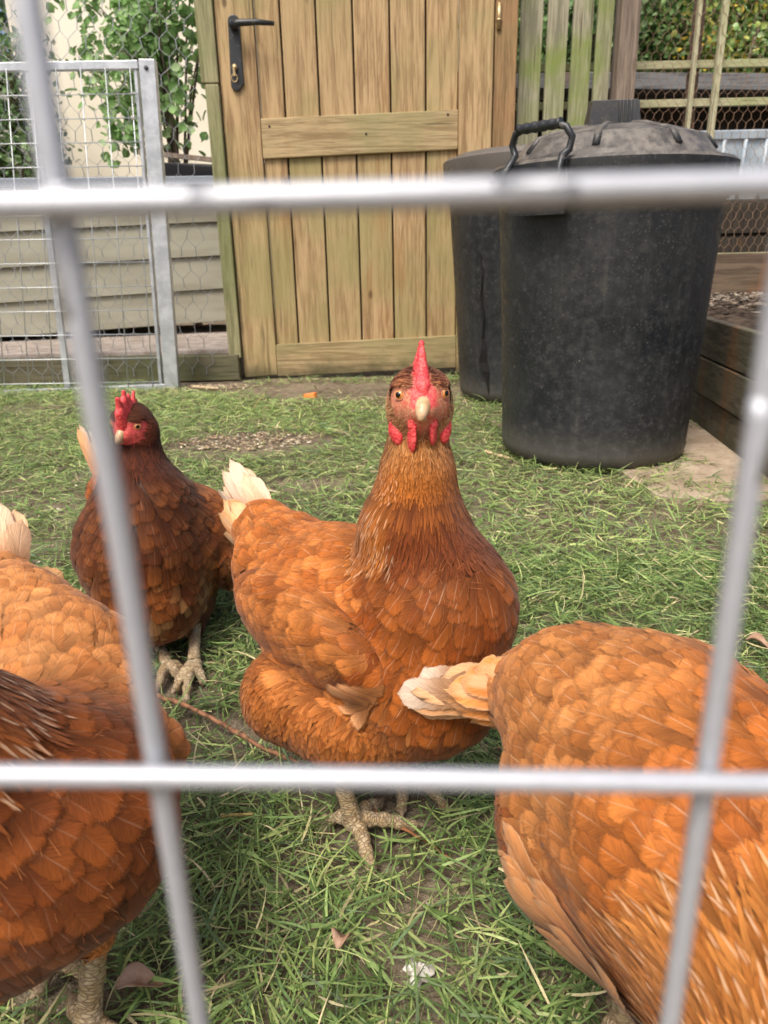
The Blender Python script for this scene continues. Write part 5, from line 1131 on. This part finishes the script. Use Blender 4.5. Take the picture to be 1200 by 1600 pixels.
tree('fruit_tree', 'young fruit tree with bright green drooping leaves before the cream wall', 'tree', (a4(280, 250)[0], 4.35, 0), a4(235, -60), [(a4(250, 60), .34), (a4(190, 110), .25), (a4(290, 170), .28), (a4(150, 30), .30), (a4(300, -40), .4), (a4(210, 190, 4.2), .16), (a4(240, -120), .5)], 2300, .032, .062, PG, 3, branches=30, trunk=.026)
tree('ivy_bush', 'dark leafy bush beyond the gate at the far left', 'bush', (a4(10, 400, 5.6)[0], 5.7, 0), a4(10, 120, 5.6), [(a4(5, 180, 5.5), .42), (a4(-60, 120, 5.6), .5), (a4(30, 230, 5.4), .33), (a4(-120, 200, 5.6), .6), (a4(20, 100, 5.6), .25)], 7000, .03, .055, PD+[(.14, .2, .07), (.5, .5, .42)], 4, branches=60, trunk=.05)
GB = 'leafy shrubs beyond the fences'
tree('shrub', 'mid green shrub seen through the netting above the grey roof', 'bush', (1.6, 5.6, 0), a4(860, -40, 5.6), [(a4(840, 60, 5.5), .5), (a4(780, 0, 5.6), .5), (a4(900, 20, 5.5), .5), (a4(960, -60, 5.6), .6), (a4(860, -150, 5.6), .7)], 10000, .024, .05, PD+PG[:3], 5, GB, branches=70, trunk=.05)
tree('shrub', 'yellow tinged flowering shrub at the upper right corner', 'bush', (3.3, 5.9, 0), a4(1180, -40, 5.8), [(a4(1170, 90, 5.6), .45), (a4(1130, 20, 5.8), .45), (a4(1220, 30, 5.8), .5), (a4(1250, 140, 5.8), .5), (a4(1180, -110, 5.8), .7)], 8500, .024, .052, PY+PG, 6, GB, branches=70, trunk=.05)
tree('shrub', 'dark green shrub standing behind the slatted fence', 'bush', (2.3, 6.6, 0), a4(1020, 0, 6.4), [(a4(1010, 50, 6.4), .6), (a4(1070, -20, 6.4), .6), (a4(950, -100, 6.4), .7), (a4(1070, 120, 6.4), .4)], 13000, .028, .055, PD+PG[:2], 7, GB, branches=70, trunk=.05)
tree('conifer', 'tall dark evergreen rising above the far bush at left', 'tree', (-5.2, 9.5, 0), (-5.2, 9.5, 4.3), [((-5.4, 9.5, 3.2), .9), ((-5.0, 9.4, 4.0), .8), ((-5.6, 9.6, 2.2), 1.1), ((-4.4, 9.5, 3.0), .8), ((-6.6, 9.6, 3), 1.2)], 9000, .06, .12, PD, 8, branches=80, trunk=.12)
for i, (x, y) in enumerate([(-9, 13), (3.4, 11), (6.3, 11.5), (9.5, 12)]):
    tree('garden_tree', ['broad dark tree on the far left skyline', 'leafy tree closing the gap above the slatted fence', 'leafy tree behind the yellow shrub', 'leafy tree beyond the right edge'][i], 'tree', (x, y, 0), (x, y, 4.5), [((x, y, 3.4), 1.4), ((x-1, y, 2.2), 1.3), ((x+1.1, y, 2.4), 1.3), ((x+.3, y, 4.8), 1.3), ((x, y-.3, 1.0), 1.2)], 9000, .08, .15, PD+PG[:2], 20+i, 'trees beyond the fences', branches=90, trunk=.14)

# ------------------------------------------------------------------ wire panel in front of the lens
n = NT('zinc_coating', .42, .5); n.b.inputs['Metallic'].default_value = .45; n.rough(.5); n.col(n.mix(n.ramp(n.noise(n.obj(), 900, 4, .6), .2, .8), (.46, .475, .50), (.53, .545, .575))); M_ZN = n.m
wp = empty('wire_fence', (0, .058, 0), 'silver welded wire mesh right in front, its thick bars crossing the view', 'wire mesh')
def smooth(P, k=6):
    P = [A(*p) for p in P]; Q = []
    for i in range(len(P)-1):
        p0 = P[i-1] if i else 2*P[0]-P[1]; p1, p2 = P[i], P[i+1]; p3 = P[i+2] if i+2 < len(P) else 2*P[-1]-P[-2]
        for j in range(k): t = j/k; Q.append(.5*((2*p1)+(-p0+p2)*t+(2*p0-5*p1+4*p2-p3)*t*t+(-p0+3*p1-3*p2+p3)*t**3))
    Q.append(P[-1]); return Q
YW = .058; fw = lambda x, y, o=0: atY(x, y, YW+o)
def vert(pts, yo=.0022):
    P = [fw(*p, yo) for p in pts]; d0 = P[0]-P[1]; d1 = P[-1]-P[-2]; P = [P[0]+d0/np.linalg.norm(d0)*.25]+P+[P[-1]+d1/np.linalg.norm(d1)*(.25)]; m = MB(); m.tube(smooth(P), .00105, 16); return m
va = [(42, 0), (88, 290), (142, 600), (178, 786), (207, 958), (312, 1600)]; vb = [(1242, 300), (1192, 620), (1166, 785), (1142, 945), (1048, 1590)]
V1 = vert(va); V1.build('upright_wire', M_ZN, wp); V2 = vert(vb); V2.build('upright_wire', M_ZN, wp)
dxw = fw(*vb[0])[0]-fw(*va[1])[0]
for k in (-3, -2, -1, 1, 2, 3):
    src = va if k < 0 else vb; P = [fw(*p)+A(dxw*k, .0022, 0) for p in src]; d0 = unit(P[0]-P[1]); d1 = unit(P[-1]-P[-2]); m = MB(); m.tube(smooth([P[0]+d0*.25]+P+[P[-1]+d1*.25]), .00105, 16); m.build('upright_wire', M_ZN, wp)
ha = [(0, 321), (300, 314), (600, 306), (900, 297), (1200, 288)]; hb = [(0, 1211), (600, 1216), (1200, 1225)]
dz = fw(600, 303)[2]-fw(600, 1216)[2]
for k in range(-5, 6):
    src = ha if k >= 0 else hb; kk = k if k >= 0 else k+1; P = [fw(*p)+A(0, 0, dz*kk) for p in src]; d0 = unit(P[0]-P[1]); d1 = unit(P[-1]-P[-2])
    if P[0][2] < .01: continue
    m = MB(); m.tube(smooth([P[0]+d0*.22]+P+[P[-1]+d1*.22]), .00105, 16); m.build('cross_wire', M_ZN, wp)
